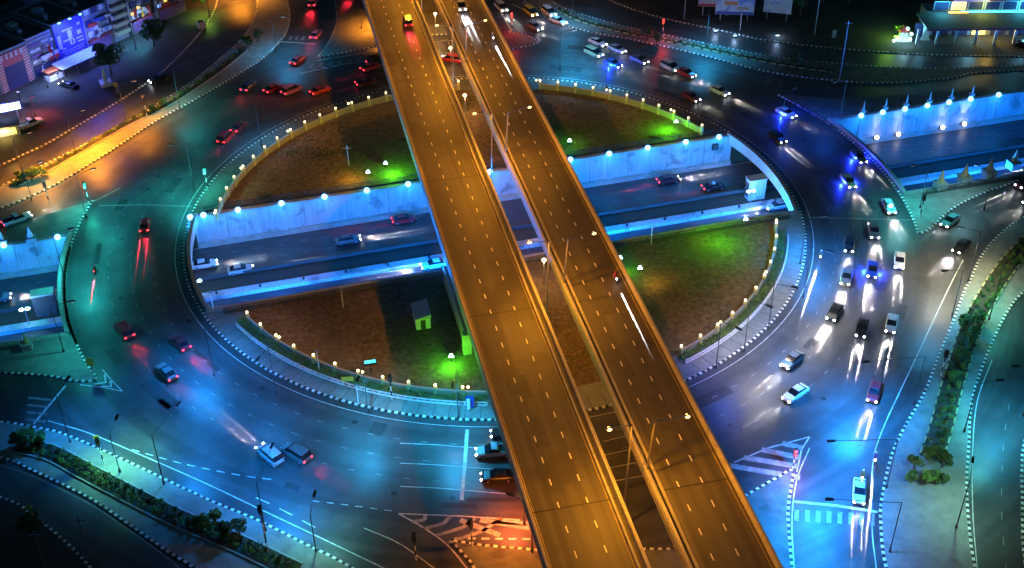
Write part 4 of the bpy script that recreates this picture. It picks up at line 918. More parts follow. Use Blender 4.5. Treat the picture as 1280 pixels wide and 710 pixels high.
cars = [
 # right half of the ring, from the top round to the bottom
 ((622, 8), (638, 24), 'van', 'white', 'h', 'white van with headlights lit, just right of the flyover at the top edge'),
 ((680, 14), (698, 27), 'van', 'silver', 'h', 'silver van with headlights lit beside the left end of the upper right strip'),
 ((690, 26), (708, 33), 'sedan', 'white', 'h', 'white car with headlights lit just behind the silver van at the upper right strip'),
 ((661, 32), (688, 47), 'sedan', 'grey', 'h', 'grey car with headlights lit beside the top hatched marking right of the flyover'),
 ((658, 14), (674, 27), 'van', 'yellow', 'h', 'yellow van with headlights lit near the top, right of the flyover'),
 ((738, 52), (762, 62), 'sedan', 'white', 'h', 'white car leading the outer lane at the top of the ring'),
 ((762, 60), (787, 71), 'sedan', 'silver', 'h', 'silver car in the outer lane just ahead of the white one, top of the ring'),
 ((735, 66), (752, 74), 'van', 'beige', 'h', 'beige van close behind the blue lit car at the top of the ring'),
 ((757, 78), (796, 96), 'sedan', 'blue', 'hb', 'blue car with bright blue light beneath it at the top of the ring'),
 ((790, 73), (824, 89), 'sedan', 'grey', 'h', 'grey car with headlights lit in the outer lane above the curved yellow wall'),
 ((828, 82), (850, 93), 'van', 'silver', 'h', 'silver van nose to tail with a red car, upper right of the ring'),
 ((848, 90), (882, 105), 'sedan', 'red', 'h', 'red car with headlights lit in front of the silver van, upper right of the ring'),
 ((889, 112), (934, 133), 'sedan', 'white', 'h', 'white car in the outer lane opposite the end of the curved yellow wall'),
 ((854, 119), (904, 146), 'sedan', 'maroon', 'h', 'maroon car in the inner lane nearest the curved yellow wall'),
 ((964, 168), (1000, 198), 'sedan', 'black', 'h', 'black car with headlights lit beside the right tunnel mouth'),
 ((972, 139), (1014, 160), 'sedan', 'white', 'hb', 'white car with blue light beneath it in the outer lane near the right trench wall'),
 ((1066, 192), (1094, 222), 'sedan', 'grey', 'hb', 'grey car with blue light beneath it next to the outer kerb on the right'),
 ((1054, 222), (1080, 257), 'sedan', 'beige', 'hb', 'beige car with blue light beneath it in the middle lane at the right'),
 ((1106, 253), (1127, 293), 'sedan', 'silver', 'h', 'silver car in the outer lane just above the tip of the right triangular island'),
 ((1090, 283), (1097, 320), 'sedan', 'grey', 'h', 'grey car in the middle lane level with the tip of the right triangular island'),
 ((1061, 300), (1060, 332), 'sedan', 'black', 'h', 'black car in the middle of three abreast at the right of the ring'),
 ((1091, 331), (1087, 366), 'sedan', 'blue', 'hb', 'blue car with blue light beneath it in the dense right hand traffic'),
 ((1124, 320), (1122, 362), 'sedan', 'white', 'h', 'white car in the outermost lane where the right approach joins'),
 ((1060, 340), (1050, 380), 'sedan', 'grey', 'h', 'grey car close behind another in the inner stream of the right hand traffic'),
 ((1048, 384), (1030, 416), 'sedan', 'black', 'h', 'black car heading left down towards the lower right curve'),
 ((1079, 403), (1070, 446), 'sedan', 'black', 'h', 'black car abreast of a silver one on the blue lit road at the right'),
 ((1116, 398), (1105, 448), 'sedan', 'silver', 'h', 'silver car abreast of a black one on the blue lit road at the right'),
 ((1000, 445), (964, 476), 'sedan', 'grey', 'h', 'upper car of the two curving under the flyover at the lower right'),
 ((1006, 487), (958, 520), 'sedan', 'white', 'h', 'lower car of the two curving under the flyover at the lower right'),
 ((1096, 482), (1076, 546), 'sedan', 'red', 'h', 'red car heading out along the bottom right exit road'),
 ((1074, 603), (1071, 672), 'sedan', 'silver', 'h', 'silver car crossing the stop line of the bottom right exit road'),
 # right approach
 ((1195, 273), (1172, 291), 'sedan', 'teal', 'h', 'pale teal car with dark windows waiting on the right approach road'),
 ((1208, 304), (1190, 322), 'sedan', 'black', 'h', 'black car with bright headlights on the right approach road beside the right strip'),
 ((1292, 228), (1266, 240), 'van', 'maroon', 'ht', 'maroon van at the right picture edge on the right approach road'),
 ((1300, 248), (1274, 262), 'sedan', 'grey', 'h', 'grey car at the right picture edge below the maroon van'),
 # bottom
 ((637, 567), (592, 570), 'pickup', 'silver', 'h', 'silver pickup truck stopped at the cyan stop line beside the flyover'),
 ((640, 598), (598, 600), 'sedan', 'black', 'h', 'black car stopped at the stop line below the silver pickup truck'),
 ((650, 544), (612, 546), 'sedan', 'black', 'ht', 'black car half hidden by the flyover above the silver pickup truck'),
 ((350, 583), (276, 520), 'van', 'silver', 'h', 'silver van with bright headlights in the lower left of the ring'),
 ((440, 612), (356, 562), 'van', 'grey', 't', 'grey van with red tail lights at the bottom left of the ring'),
 ((240, 500), (200, 460), 'sedan', 'grey', 't', 'grey car with dim red tail lights alone in the lower left of the ring'),
 ((262, 464), (216, 424), 'sedan', 'maroon', 't', 'maroon car with red tail lights nearest the island kerb at the lower left'),
 ((192, 458), (148, 408), 'van', 'red', 't', 'red van with glowing tail lights at the left of the ring'),
 ((176, 330), (183, 276), 'sedan', 'red', 't', 'red car with bright tail lights on the left side of the ring'),
 ((264, 195), (290, 168), 'van', 'red', 't', 'red van climbing the upper left curve of the ring'),
 ((282, 178), (306, 155), 'sedan', 'maroon', 't', 'maroon car just ahead of the red van on the upper left curve'),
 ((283, 137), (317, 105), 'sedan', 'blue', 't', 'blue car with tail lights lit beside the kerb of the upper left strip'),
 ((326, 121), (353, 109), 'sedan', 'red', 't', 'red car leftmost of the row of three above the upper left curved wall'),
 ((346, 124), (376, 111), 'van', 'pink', 't', 'pink van in the middle of the row of three above the upper left wall'),
 ((376, 125), (412, 112), 'sedan', 'red', 't', 'bright red car rightmost of the row above the upper left curved wall'),
 ((356, 90), (380, 73), 'sedan', 'red', 't', 'red car turning towards the top left exit below the stop line'),
 ((433, 111), (470, 103), 'sedan', 'maroon', 't', 'maroon car next to the shadow of the flyover above the upper left wall'),
 ((448, 92), (474, 83), 'sedan', 'red', 't', 'red car at the left edge of the flyover near the chevrons'),
 ((462, 82), (484, 74), 'van', 'black', 't', 'black van half under the flyover near the chevrons'),
 ((385, 59), (400, 41), 'sedan', 'pink', 't', 'pink lit car crossing the stop line of the top left exit'),
 ((386, 22), (393, 1), 'van', 'pink', 't', 'pink lit van leaving by the top left exit at the top edge'),
 ((436, 4), (446, -8), 'sedan', 'red', 't', 'red car at the top edge just left of the flyover'),
 # outside the ring
 ((6, 284), (44, 270), 'pickup', 'white', 'ht', 'white pickup truck with red tail lights on the left approach road'),
 ((96, 112), (68, 104), 'sedan', 'black', 'h', 'black car with headlights on parked in front of the shop awning'),
 ((28, 162), (54, 152), 'pickup', 'white', 'off', 'white pickup truck parked by the lit sign at the left edge'),
 ((206, 100), (192, 104), 'sedan', 'black', 'h', 'dark car with bright headlights on the unlit side street'),
 ((570, 78), (556, 76), 'van', 'red', 'ht', 'red van seen through the gap between the flyover decks'),
 ((1272, 58), (1292, 60), 'sedan', 'black', 'off', 'black car parked at the right picture edge by the filling station'),
]
for rear, front, kind, col, li, lb in cars: 
    bm = 1.0
    if 'stopped' in lb or 'half hidden' in lb: bm = .12
    if 'parked' in lb or 'unlit side' in lb or 'waiting' in lb: bm = .12
    if 'dim red' in lb: bm = .4
    car(rear, front, kind, col, li, lb, beam=bm, glow=rear[0] > 940 and 250 < rear[1] < 500)
# underpass traffic
for rear, front, z, kind, col, li, lb in (
 ((240, 336), (346, 319), -6, 'sedan', 'white', 'h', 'white car entering the underpass at the left tunnel mouth'),
 ((285, 343), (434, 317), -6, 'sedan', 'silver', 'h', 'silver car in the underpass lane nearest the median, left of the flyover'),
 ((420, 305), (538, 287), -6, 'sedan', 'grey', 'h', 'grey car in the middle lane of the underpass just left of the flyover'),
 ((372, 297), (520, 275), -6, 'sedan', 'red', 't', 'red car in the far lane of the underpass left of the flyover'),
 ((822, 230), (940, 210), -6, 'sedan', 'maroon', 'ht', 'maroon car in the far lane of the underpass right of the flyover'),
 ((850, 243), (905, 234), -6, 'sedan', 'black', 't', 'black car with red tail lights in the underpass right of the flyover'),
 ((558, 331), (447, 349), -6, 'sedan', 'white', 'h', 'white car in the near lanes of the underpass, left of the flyover'),
 ((985, 258), (830, 283), -6, 'sedan', 'silver', 'h', 'silver car in the near lanes of the underpass, right of the flyover'),
 ((-20, 378), (36, 370), -6, 'sedan', 'grey', 'h', 'grey car in the underpass at the left picture edge'),
 ((1330, 205), (1240, 222), -6, 'sedan', 'white', 'h', 'white car in the near lanes of the underpass at the right picture edge')):
    car(rear, front, kind, col, li, lb, z=z, beam=2.6)
# flyover traffic
car((574, 6), (592, 45), 'van', 'silver', 'h', 'silver van with headlights lit at the top of the right flyover deck', z=8.5)
car((520, 62), (508, 25), 'van', 'red', 't', 'red van with glowing tail lights at the top of the left flyover deck', z=8.5)
# motorcycles with riders
def bike(rear, front, lb, plabel, z=0.0, tl=False, en=1.0, shirt=(.1, .1, .3)):
    a = at(*rear, z); b = at(*front, z); d = b-a; d.normalize(); p = a+d*1.4; ang = math.atan2(d.y, d.x)
    t = empty('motorcycle', p, ang, lb, 'motorcycle')
    for x in (-.65, .65): w = MB().tube((x, -.06, .3), (x, .06, .3), .3, .3, 14).build('wheel', RUBBER, t); MB().tube((x, -.065, .3), (x, .065, .3), .18, .18, 10).build('rim', STEEL, w)
    loft(MB(), [sec(x, w, z0, z1, .05) for x, w, z0, z1 in ((-.75, .08, .6, .75), (-.3, .16, .4, .8), (.15, .16, .35, .62), (.5, .12, .45, .8))]).build('body', paint('maroon'), t)
    MB().box((-.3, 0, .802), .75, .26, .08).build('seat', BLACKM, t); MB().tube((.5, -.34, 1.02), (.5, .34, 1.02), .02, .02, 6).build('handlebar', BLACKM, t); MB().tube((.65, 0, .3), (.48, 0, 1.0), .04, .04, 6).build('fork', STEEL, t)
    MB().ball((.66, 0, .86), .13, 10, 6).build('headlight', HEADE if not tl else STEEL, t, True); MB().box((-.82, 0, .66), .06, .18, .1).build('taillight', TAILE, t)
    if not tl: beam_light('headlight_light', (.85, 0, .86), 380000*en, (1, .96, .95), t, 1, 11, 17, .1)
    else: beam_light('taillight_light', (-.95, 0, .66), 70000, (1, .02, .06), t, -1, 16, 24, .12)
    # rider: one skinned body
    vs = [(-.25, 0, .92), (-.18, 0, 1.15), (-.08, 0, 1.4), (-.05, 0, 1.5), (-.02, 0, 1.62), (-.1, .19, 1.38), (.12, .27, 1.15), (.45, .28, 1.06), (-.1, -.19, 1.38), (.12, -.27, 1.15), (.45, -.28, 1.06),
          (-.2, .12, .9), (.2, .2, .85), (.05, .2, .45), (.18, .2, .38), (-.2, -.12, .9), (.2, -.2, .85), (.05, -.2, .45), (.18, -.2, .38)]
    es = [(0, 1), (1, 2), (2, 3), (3, 4), (2, 5), (5, 6), (6, 7), (2, 8), (8, 9), (9, 10), (0, 11), (11, 12), (12, 13), (13, 14), (0, 15), (15, 16), (16, 17), (17, 18)]
    rr = [.15, .14, .16, .06, .09, .07, .05, .04, .07, .05, .04, .1, .08, .055, .045, .1, .08, .055, .045]
    me = bpy.data.meshes.new('person'); me.from_pydata(vs, es, []); o = bpy.data.objects.new('person', me); COL.objects.link(o); o.location = p; o.rotation_euler = (0, 0, ang)
    me.materials.append(mat('rider_shirt_%d' % int(shirt[0]*100), shirt, .8)); o.modifiers.new('skin', 'SKIN'); sb = o.modifiers.new('sub', 'SUBSURF'); sb.levels = 1; sb.render_levels = 1
    if not me.skin_vertices: me.attributes.new('x', 'FLOAT', 'POINT')
    bpy.context.view_layer.objects.active = o
    for i, v in enumerate(me.skin_vertices[0].data): v.radius = (rr[i], rr[i]); v.use_root = (i == 0)
    tag(o, plabel, 'person'); MB().ball((0, 0, 1.68), .15, 12, 8, 1.1).build('helmet', paint('white' if shirt[0] < .2 else 'red'), o, True)
for a in (((614, 47), (641, 98), 'motorcycle with lit headlight near the top of the right flyover deck', 'rider in dark shirt and white helmet near the top of the right flyover deck', 8.5, False, 1.3, (.1, .1, .3)),
          ((766, 345), (822, 460), 'motorcycle with lit headlight halfway down the right flyover deck', 'rider in red shirt halfway down the right flyover deck', 8.5, False, 1.6, (.3, .04, .04)),
          ((1027, 318), (1014, 358), 'motorcycle alone in the inner lane at the right of the ring', 'rider alone in the inner lane at the right of the ring', 0, False, 1, (.12, .12, .12)),
          ((1094, 568), (1088, 626), 'motorcycle beside the right strip on the bottom right exit road', 'rider beside the right strip on the bottom right exit road', 0, False, 1, (.1, .2, .2)),
          ((1078, 590), (1073, 640), 'motorcycle just behind the silver car at the bottom right stop line', 'rider just behind the silver car at the bottom right stop line', 0, False, .8, (.15, .12, .05)),
          ((118, 346), (123, 308), 'motorcycle with red tail light near the left outer kerb', 'rider near the left outer kerb of the ring', 0, True, 1, (.25, .1, .1))): bike(*a)

# ------------------------------------------------------------------ shops at the upper left
SHOPW = mat('shop_render', (.22, .24, .28), .85, scale=1.0, spots=(.5, .6, (.12, .13, .16))); ROOFD = mat('flat_roof_felt', (.04, .045, .05), .9, spots=(.3, .55, (.08, .08, .085)))
PUR = mat('purple_panel', (.16, .09, .28), .6); PALE = mat('pale_poster', (.5, .55, .65), .6, spots=(.5, .5, (.2, .25, .5))); NAVY = mat('navy_panel', (.03, .035, .13), .6)
LITW = mat('lit_shop_window', (.6, .7, 1), emit=(.25, .45, 1), es=1.3); WARMW = mat('lit_warm_window', (1, .8, .4), emit=(1, .62, .1), es=2.2)
fa, fb = at(-60, 146, .15), at(152, 50, .15); fd = (fb-fa).normalized(); fang = math.atan2(fd.y, fd.x); FL = (fb-fa).length
def fpt(x, y): p = at(x, y, .15)-fa; return p.x*fd.x+p.y*fd.y
def shop(s0, s1, h, depth, build, lb):
    """local x runs along the street front (left to right in the picture), local -y faces the street"""
    o = fa+fd*((s0+s1)/2); t = empty('shop_building', (o.x, o.y, .15), fang, lb, 'building'); w = s1-s0-.12
    MB().box((0, depth/2, 0), w, depth, h).build('wall', SHOPW, t)
    r = MB().box((0, depth/2, h+.002), w+.1, depth+.1, .18).build('roof', ROOFD, t)
    m = MB()
    for y in (0.1, depth-.1): m.box((0, y, h+.182), w, .2, .5)
    for sx in (-1, 1): m.box((sx*(w/2-.1), depth/2, h+.182), .2, depth-.5, .5)
    m.build('roof_parapet', SHOPW, t)
    rnd = random.Random(int(s0*10)); MB().box((rnd.uniform(-1.5, 1.5), depth*.6, h+.18), 2, 2, 1.4).build('roof_tank_room', CONC, r); MB().tube((-w*.25, depth*.3, h+.18), (-w*.25, depth*.3, h+1.5), .6, .6, 12).build('water_tank', STEEL, r)
    build(t, w, h)
    if build.__name__ in ('b_plain', 'b_arch', 'b_posters'): clutter(t, w, h, 9, int(s0*3))
def win(t, x, z, w, h, m, name='window', fr=True):
    f = MB().box((x, -.06, z), w, .1, h).build(name, m if not fr else BLACKM, t)
    if fr: MB().box((x, -.115, z+.1), w-.2, .03, h-.2).build('pane', m, f)
def b_striped(t, w, h):
    m = MB(); m.box((0, -.1, 0), w*.96, .14, h); m.build('sign_surround', mat('red_panel', (.4, .08, .1), .6), t)
    m = MB(); n = 13
    for i in range(n):
        z = i*h/n
        for x in (-w*.4, w*.4): m.hexa([(x-w*.08, -.2, z), (x+w*.08, -.2, z+.25), (x+w*.08, -.172, z+.25), (x-w*.08, -.172, z)], [(x-w*.08, -.2, z+.28), (x+w*.08, -.2, z+.55), (x+w*.08, -.172, z+.55), (x-w*.08, -.172, z+.28)])
    for i in range(5): x = -w*.3+i*w*.15; m.box((x, -.19, h*.84), w*.07, .03, h*.14)
    m.build('white_stripes', mat('pink_white_stripe', (.5, .4, .42), .6), t); MB().box((0, -.21, .1), w*.62, .08, h*.64).build('shutter', NAVY, t)
def b_posters(t, w, h):
    win(t, 0, .2, w*.92, 2.6, NAVY, 'shutter')
    for i in range(2):
        for j in range(4): win(t, (-.24+.48*i)*w, 3.2+j*(h-3.6)/4, w*.44, (h-4)/4-.25, (PALE, PUR)[(i+j) % 2], 'poster')
def b_blue(t, w, h):
    MB().box((0, -.3, 0), w*.96, .4, h+.6).build('sign_board', mat('blue_board', (.015, .02, .28), .5), t)
    m = MB()   # the tall characters on the board, then the small lines of writing
    def st(x, z, dx, dz): m.box((x*w, -.53, z*h), dx*w, .04, dz*h)
    st(-.36, .44, .11, .32); st(-.27, .4, .12, .035)                      # tall bracket shaped character
    st(.0, .6, .13, .2); st(-.1, .57, .3, .035); st(-.02, .46, .05, .11); st(.08, .46, .05, .11); st(.03, .44, .15, .03)
    st(.3, .62, .13, .1); st(.28, .52, .22, .03); st(.3, .44, .2, .03); st(.33, .84, .1, .06); st(-.05, .82, .34, .03)
    for k, (x, dx) in enumerate(((0, .74), (.03, .66), (-.02, .7))): st(x, .34-k*.06, dx, .016)
    m.build('lettering', mat('pale_lettering', (.32, .32, .5), .6), t)
    for x in (-.35, 0, .35):
        a = MB().tube((x*w, -.5, h+.6), (x*w, -1.8, h+1.1), .04, .04).build('lamp_arm', BLACKM, t); MB().box((x*w, -1.8, h+1.0), .5, .4, .14).build('lamp_head', BLUEG, a)
    lamp('sign_light', 'POINT', (0, -4.0, h*.75), 6500, (.06, .10, 1), .4, t)
def b_plain(t, w, h):
    win(t, 0, .2, w*.9, 2.6, PUR, 'shutter')
    for j in range(3):
        for i in (-1, 0, 1): win(t, i*w*.3, 3.6+j*2.6, w*.24, 1.5, (NAVY, PALE)[(i+j) % 2])
    MB().box((0, -.4, 2.95), w*.95, .7, .35).build('sign_board', mat('maroon_panel', (.3, .04, .08), .6), t)
def clutter(t, w, h, n, seed):
    rnd = random.Random(seed)
    for k in range(n):
        x, z = rnd.uniform(-.42, .42)*w, rnd.uniform(3, h-1)
        c = rnd.random()
        if c < .4: MB().box((x, -.75, z), .8, .35, .6).build('air_conditioner', WALLC, t)
        elif c < .6: MB().box((x, -.8, z), .12, .9, 2.2).build('projecting_sign', rnd.choice((BLUEP, REDP, PALE, YELLOWP)), t)
        elif c < .8: win(t, x, z, 1.2, .9, rnd.choice((LITW, LITW, WARMW)))
        else: MB().box((x, -.75, z), 2.4, .3, .9).build('sign_board', rnd.choice((PUR, PALE, BLUEP, REDP)), t)
def b_arch(t, w, h):
    win(t, 0, .2, w*.9, 2.6, NAVY, 'shutter'); win(t, 0, 3.2, w*.9, h-3.8, PALE, 'poster'); MB().box((0, -.25, h-1.2), w*.8, .3, .9).build('sign_board', mat('maroon_panel', (.3, .04, .08), .6), t)
s = [-2, fpt(-20, 128), fpt(4, 117), fpt(44, 99), fpt(75, 85), fpt(112, 68), fpt(142, 54)]
for i, (bf, h, lb) in enumerate(((b_plain, 8.5, 'dim shop building at the far left picture edge'), (b_arch, 8, 'shop building left of the red and white striped front'), (b_striped, 8.2, 'shop with a red and white striped surround and dark navy shutter'), (b_posters, 8.6, 'shop front covered in pale and purple posters'),
                                 (b_blue, 9.5, 'shop with the tall bright blue lit sign board and white lettering'), (b_plain, 9.5, 'shop building with rows of small posters right of the blue board'))):
    shop(s[i], s[i+1], h, 13, bf, lb)
def b_tower(t, w, h):
    m = MB()
    for j in range(7): m.box((0, -.55, 1.6+j*2), w*.96, 1.0, .9)
    m.build('balcony', mat('cream_render', (.4, .38, .28), .8), t)
    for j in range(7): win(t, 0, 2.55+j*2, w*.8, .95, DARKC)
s0 = fpt(144, 53); shop(s0, s0+4.2, 15.5, 8, b_tower, 'narrow cream tower block with stacked balconies right of the shops')
shop(s0+5, s0+12, 8, 10, b_plain, 'dim building behind the large trees, right of the cream tower'); shop(s0+13, s0+22, 7, 10, b_plain, 'dim building at the top edge behind the spreading tree')
for k, (x, y, sx, sy, h) in enumerate(((20, 20, 16, 14, 7), (60, -10, 14, 12, 9), (-30, 50, 20, 14, 7), (100, -30, 14, 12, 8), (205, -16, 10, 8, 7))):
    t = empty('back_building', at(x, y, 0), fang, 'dark flat roofed building behind the shops, number %s from the left' % ('two', 'three', 'one', 'four', 'five')[k], 'building')
    t['label'] = ('dark flat roofed building behind the poster covered shop', 'dark flat roofed building behind the blue sign board', 'dark flat roofed building behind the leftmost shop', 'dark flat roofed building behind the cream tower', 'dark low building at the top edge left of the green lit tree')[k]
    MB().box((0, 0, 0), sx, sy, h).build('wall', SHOPW, t); r = MB().box((0, 0, h+.01), sx+.4, sy+.4, .3).build('roof', ROOFD, t); MB().box((2, 1, h+.31), 3, 2.5, 1.8).build('stair_head', CONC, r); MB().tube((-3, 0, h+.31), (-3, 0, h+1.8), .8, .8, 12).build('water_tank', STEEL, r)
for x, y, c in ((12, 122, (.5, .5, 1)), (60, 98, (.45, .5, 1)), (128, 66, (.4, .5, 1)), (175, 40, (.3, .5, .9))):
    o = at(x, y, .15); t = empty('shop_fill_light', o-Vector((-fd.y, fd.x, 0))*4, fang, 'added fill floodlight shining on a shop front of the upper left row', 'floodlight', 'added floodlights in front of the shops')
    MB().tube((0, 0, 0), (0, 0, 2.2), .06, .05).build('post', BLACKM, t); MB().box((0, 0, 2.2), .6, .4, .3).build('housing', BLACKM, t); MB().box((0, .21, 2.23), .5, .03, .24).build('lens', COOLG, t)
    lamp('lamp_light', 'POINT', (0, .8, 3.2), 900, c, .2, t)  # unseen floodlights, added to brighten the shop fronts
# awning and stall
t = empty('awning', at(100, 86, .15), fang, 'pale blue and white awning in front of the blue signed shop', 'awning')
m = MB(); m.hexa([(-5.5, -1.8, 2.3), (5.5, -1.8, 2.3), (5.5, 1.8, 2.8), (-5.5, 1.8, 2.8)], [(-5.5, -1.8, 2.36), (5.5, -1.8, 2.36), (5.5, 1.8, 2.86), (-5.5, 1.8, 2.86)]); m.build('canopy', mat('awning_cloth', (.5, .58, .75), .7), t)
for x in (-5.3, -1.8, 1.8, 5.3): MB().tube((x, -1.7, 0), (x, -1.7, 2.3), .05, .05).build('post', STEEL, t)
t = empty('food_stall', at(68, 98, .15), fang, 'small orange and white stall left of the pale awning', 'stall'); MB().box((0, 0, 0), 3.4, 1.8, 1.0).build('counter', WPAINT, t); MB().box((0, 0, 2.1), 3.9, 2.3, .15).build('roof', mat('orange_cloth', (.5, .12, .04), .7), t)
for x in (-1.8, 1.8):
    for y in (-1, 1): MB().tube((x, y, 0), (x, y, 2.1), .04, .04).build('post', STEEL, t)
street_lamp(112, 40, 12000, (.08, .3, 1), 'tall lamp post with twin white lamps beside the blue sign board', 10, fang-1.4, .5, BLUEG)
street_lamp(60, 110, 6000, (.2, .35, 1), 'low lamp post in front of the poster covered shop', 6, fang-1.4, .5, BLUEG)
street_lamp(44, 146, 2600, (1, .12, .03), 'short post with a red orange lamp beside the parked white pickup', 4.5, 0, .2, REDG)
# lit sign and kiosk at the left edge
t = empty('lit_sign', at(8, 152, .15), math.radians(24), 'bright white and blue lit sign panel on posts at the left picture edge', 'sign')
for x in (-2.5, 2.5): MB().tube((x, 0, 0), (x, 0, 2.4), .1, .1).build('post', STEEL, t)
MB().box((0, 0, 2.2), 7.5, .4, 1.9).build('frame', BLUEP, t); MB().box((0, -.22, 2.4), 6.8, .05, 1.5).build('lit_face', mat('white_lit_face', (.9, .95, 1), emit=(.75, .85, 1), es=3.5), t)
lamp('sign_light', 'POINT', (0, -1.8, 2.6), 1800, (.4, .5, 1), .3, t)
t = empty('kiosk', at(6, 168, .15), math.radians(24), 'small kiosk with yellow lit window under the lit sign', 'kiosk')
MB().box((0, 0, 0), 6, 3, 2.3).build('wall', SHOPW, t); MB().box((0, 0, 2.31), 6.6, 3.6, .16).build('roof', ROOFD, t); win(t, -1.2, 0.5, 0.1, 0.1, BLACKM)
m = MB(); m.box((0, -1.56, .5), 4.6, .06, 1.3); m.build('lit_window', WARMW, t); lamp('shop_light', 'POINT', (0, -2.6, 1.6), 500, (1, .7, .2), .2, t)

# ------------------------------------------------------------------ filling station and billboards at the upper right
t = empty('filling_station', at(1216, 52, .15), math.radians(-1), 'filling station building with red edged roof, cyan lit upper shop windows and open bays', 'building')
S0 = at(1155, 54, .15); S1 = at(1300, 53, .15); sw = (S1-S0).length; gx = sw/2
m = MB(); m.box((2, 8, 0), sw-4, 9, 4).build('wall', SHOPW, t)
MB().box((2, 2.5, 3.7), sw+1, 9, .35).build('canopy', mat('canopy_top', (.14, .15, .16), .8), t); MB().box((2, -2.06, 3.62), sw+1.2, .12, .5).build('canopy_fascia', REDP, t)
for i in range(7): MB().box((-gx+i*sw/6, -1.2, 0), .5, .5, 3.69).build('column', WPAINT, t)
for i in range(6):
    m = WARMW if i == 3 else NAVY; f = MB().box((-gx+(i+.5)*sw/6, 3.44, .1), sw/6-.9, .1, 3).build('bay', BLACKM, t); MB().box((-gx+(i+.5)*sw/6, 3.37, .2), sw/6-1.2, .04, 2.7).build('pane', m, f)
MB().box((5, 12, 4.06), sw-8, 9, 3.2).build('upper_floor', SHOPW, t)
for i in range(7): f = MB().box((-gx+7+i*3.9, 7.42, 4.4), 3.5, .12, 2.2).build('window', WPAINT, t); MB().box((-gx+7+i*3.9, 7.34, 4.55), 3.1, .04, 1.9).build('pane', NAVY if i != 1 else WARMW, f)
NEON = mat('neon_strip', (.2, .9, 1), emit=(.10, .8, 1), es=2.0)
MB().box((7, 7.0, 4.07), sw-9, .5, .22).build('neon_strip', NEON, t); MB().box((-gx+10.9, 6.7, 4.08), 4.5, .5, .22).build('neon_strip', WARMW, t)
MB().box((5, 11.6, 7.27), sw-6, 11, .5).build('roof', mat('station_roof', (.3, .3, .35), .7), t); MB().box((5, 6.0, 7.2), sw-5.8, .2, .9).build('roof_fascia', REDP, t)
MB().box((12, 5.86, 7.3), 8, .08, .7).build('fascia_sign', mat('purple_fascia', (.3, .28, .55), .6), t); MB().box((0, 5.86, 7.3), 8, .08, .7).build('fascia_sign', mat('pale_purple_face', (.4, .35, .7), emit=(.3, .25, .7), es=.5), t)
for x, en, c in ((-12, 500, (.2, .7, 1)), (0, 700, (.2, .7, 1)), (4.5, 900, (1, .65, .1)), (12, 500, (.2, .7, 1))): lamp('bay_light', 'POINT', (x, .6, 3.2), en, c, .3, t)
for x, en, c in ((-6, 500, (.1, .8, 1)), (3, 450, (.7, .8, .1)), (12, 500, (.1, .8, 1))): lamp('shop_light', 'POINT', (x, 5.6, 6.4), en, c, .3, t)
t = empty('roadside_shrine', at(1128, 50, .15), 0, 'small decorated shrine with white and blue lamps beside the filling station', 'shrine')
MB().box((0, 0, 0), 3.4, 2.4, .6).build('base', WPAINT, t); MB().box((0, 0, .6), 1.6, 1.2, 1.6).build('house', PALE, t); MB().hexa([(-1.2, -1, 2.2), (1.2, -1, 2.2), (1.2, 1, 2.2), (-1.2, 1, 2.2)], [(-.1, -.1, 3.4), (.1, -.1, 3.4), (.1, .1, 3.4), (-.1, .1, 3.4)]).build('roof', REDP, t)
for x, y, z in ((-1.5, -1.3, .9), (1.3, -1.3, .8), (1.4, -1.2, 2.0), (.3, -1.2, 3.3), (-2.4, -1.4, .5)): MB().ball((x, y, z), .32, 10, 6).build('globe_lamp', COOLG, t, True)
lamp('shrine_light', 'POINT', (0, -2.6, 1.8), 500, (.4, .8, 1), .3, t)
lamp('shrine_light', 'POINT', (-2.5, 1, 2.5), 900, (.4, 1, .1), .3, t)
t = empty('gate_wall', at(1156, 50, .15), 0, 'short white lit panel at the left end of the filling station', 'wall'); MB().box((0, 0, 0), 1.4, .4, 3.2).build('panel', WALLC, t); MB().box((0, 0, 0), 2, 1, .3).build('base', CONC, t)
def board(x, y, w, h, z, rz, cols, lb):
    t = empty('billboard', at(x, y, .15), rz, lb, 'billboard')
    for s in (-1, 1): MB().tube((s*w*.35, .3, 0), (s*w*.35, .3, z+h), .14, .12).build('post', STEEL, t)
    MB().box((0, 0, z), w, .3, h).build('frame', STEEL, t); MB().box((0, -.17, z+.1), w-.2, .04, h-.2).build('poster', cols[0], t)
    m = MB(); m.box((-.1*w, -.21, z+h*.52), w*.35, .03, h*.2); m.box((.2*w, -.21, z+h*.3), w*.3, .03, h*.12); m.build('poster_figure', cols[1], t); MB().box((0, -.205, z+.12), w-.3, .03, h*.14).build('poster_band', cols[2], t)
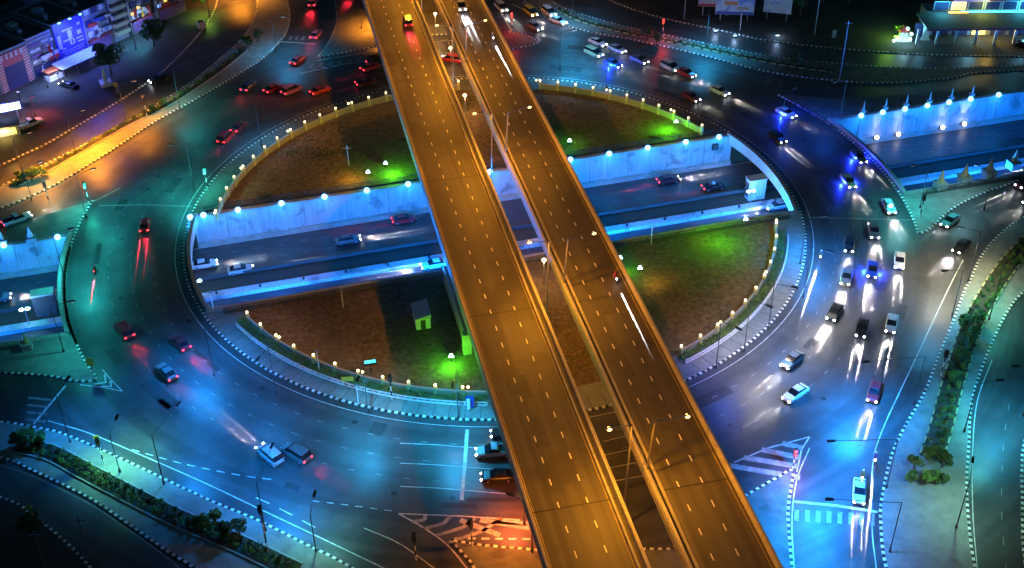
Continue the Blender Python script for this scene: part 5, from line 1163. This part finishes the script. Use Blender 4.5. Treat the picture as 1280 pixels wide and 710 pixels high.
WP2 = mat('white_poster', (.5, .5, .52), .6); board(893, 20, 8, 4.2, 2.4, -.12, (WP2, BLUEP, REDP), 'white poster billboard with a red band, left of the pair at the top right'); board(917, 26, 9, 4.6, 1.6, -.12, (PALE, mat('orange_face', (.6, .25, .05), .6), BLUEP), 'pale blue poster billboard with an orange mark, right of the pair at the top right')
board(970, 26, 6.5, 4, 2, -.3, (WP2, PALE, PALE), 'plain white tilted billboard alone at the top right')
for x, y in ((893, 24), (917, 30), (970, 30)):
    p = at(x, y, 2); t = empty('spot_lamp', (p.x, p.y-3, .15), 0, 'low lamp lighting a billboard at the top right', 'lamp', 'billboard lamps'); MB().box((0, 0, 0), .8, .4, .3).build('housing', BLACKM, t); MB().box((0, .05, .301), .7, .25, .04).build('lens', COOLG, t); lamp('lamp_light', 'POINT', (0, 0, 1.2), 260, (.4, .6, 1), .2, t)
# bare utility poles
for x, y, h, lb in ((1018, 44, 12, 'tall leaning utility pole left of the filling station'), (1049, 102, 14, 'tall dark utility pole on the upper right strip'), (925, 38, 6, 'short grey post below the billboards'), (855, 24, 6, 'grey post left of the billboards'), (112, 694, 7, 'thin grey pole in the dark bottom left'), (58, 712, 7, 'thin grey pole at the bottom left edge'), (436, 207, 4.5, 'thin pale pole on the upper left railing'), (707, 240, 5, 'thin dark pole right of the flyover')):
    t = empty('utility_pole', at(x, y, .1), 0, lb, 'pole'); MB().tube((0, 0, 0), (0, 0, h), .14, .09).build('shaft', STEEL, t); MB().box((0, 0, h-.7), 1.6, .1, .1).build('crossarm', STEEL, t)
for x, y, lb in ((429, 384, 'thin pale post on the near railing of the underpass, left of the flyover'), (814, 305, 'short pale post on the near railing right of the flyover'), (399, 462, 'pale lamp post on the hedge of the lower left island'), (448, 505, 'pale post at the pavement edge of the lower left island'), (267, 388, 'thin post by the railing near the left tunnel mouth')):
    t = empty('post', at(x, y, .15), 0, lb, 'post'); MB().tube((0, 0, 0), (0, 0, 3.6), .1, .08).build('shaft', WPAINT, t); MB().box((0, 0, 3.6), .6, .25, .15).build('head', STEEL, t)
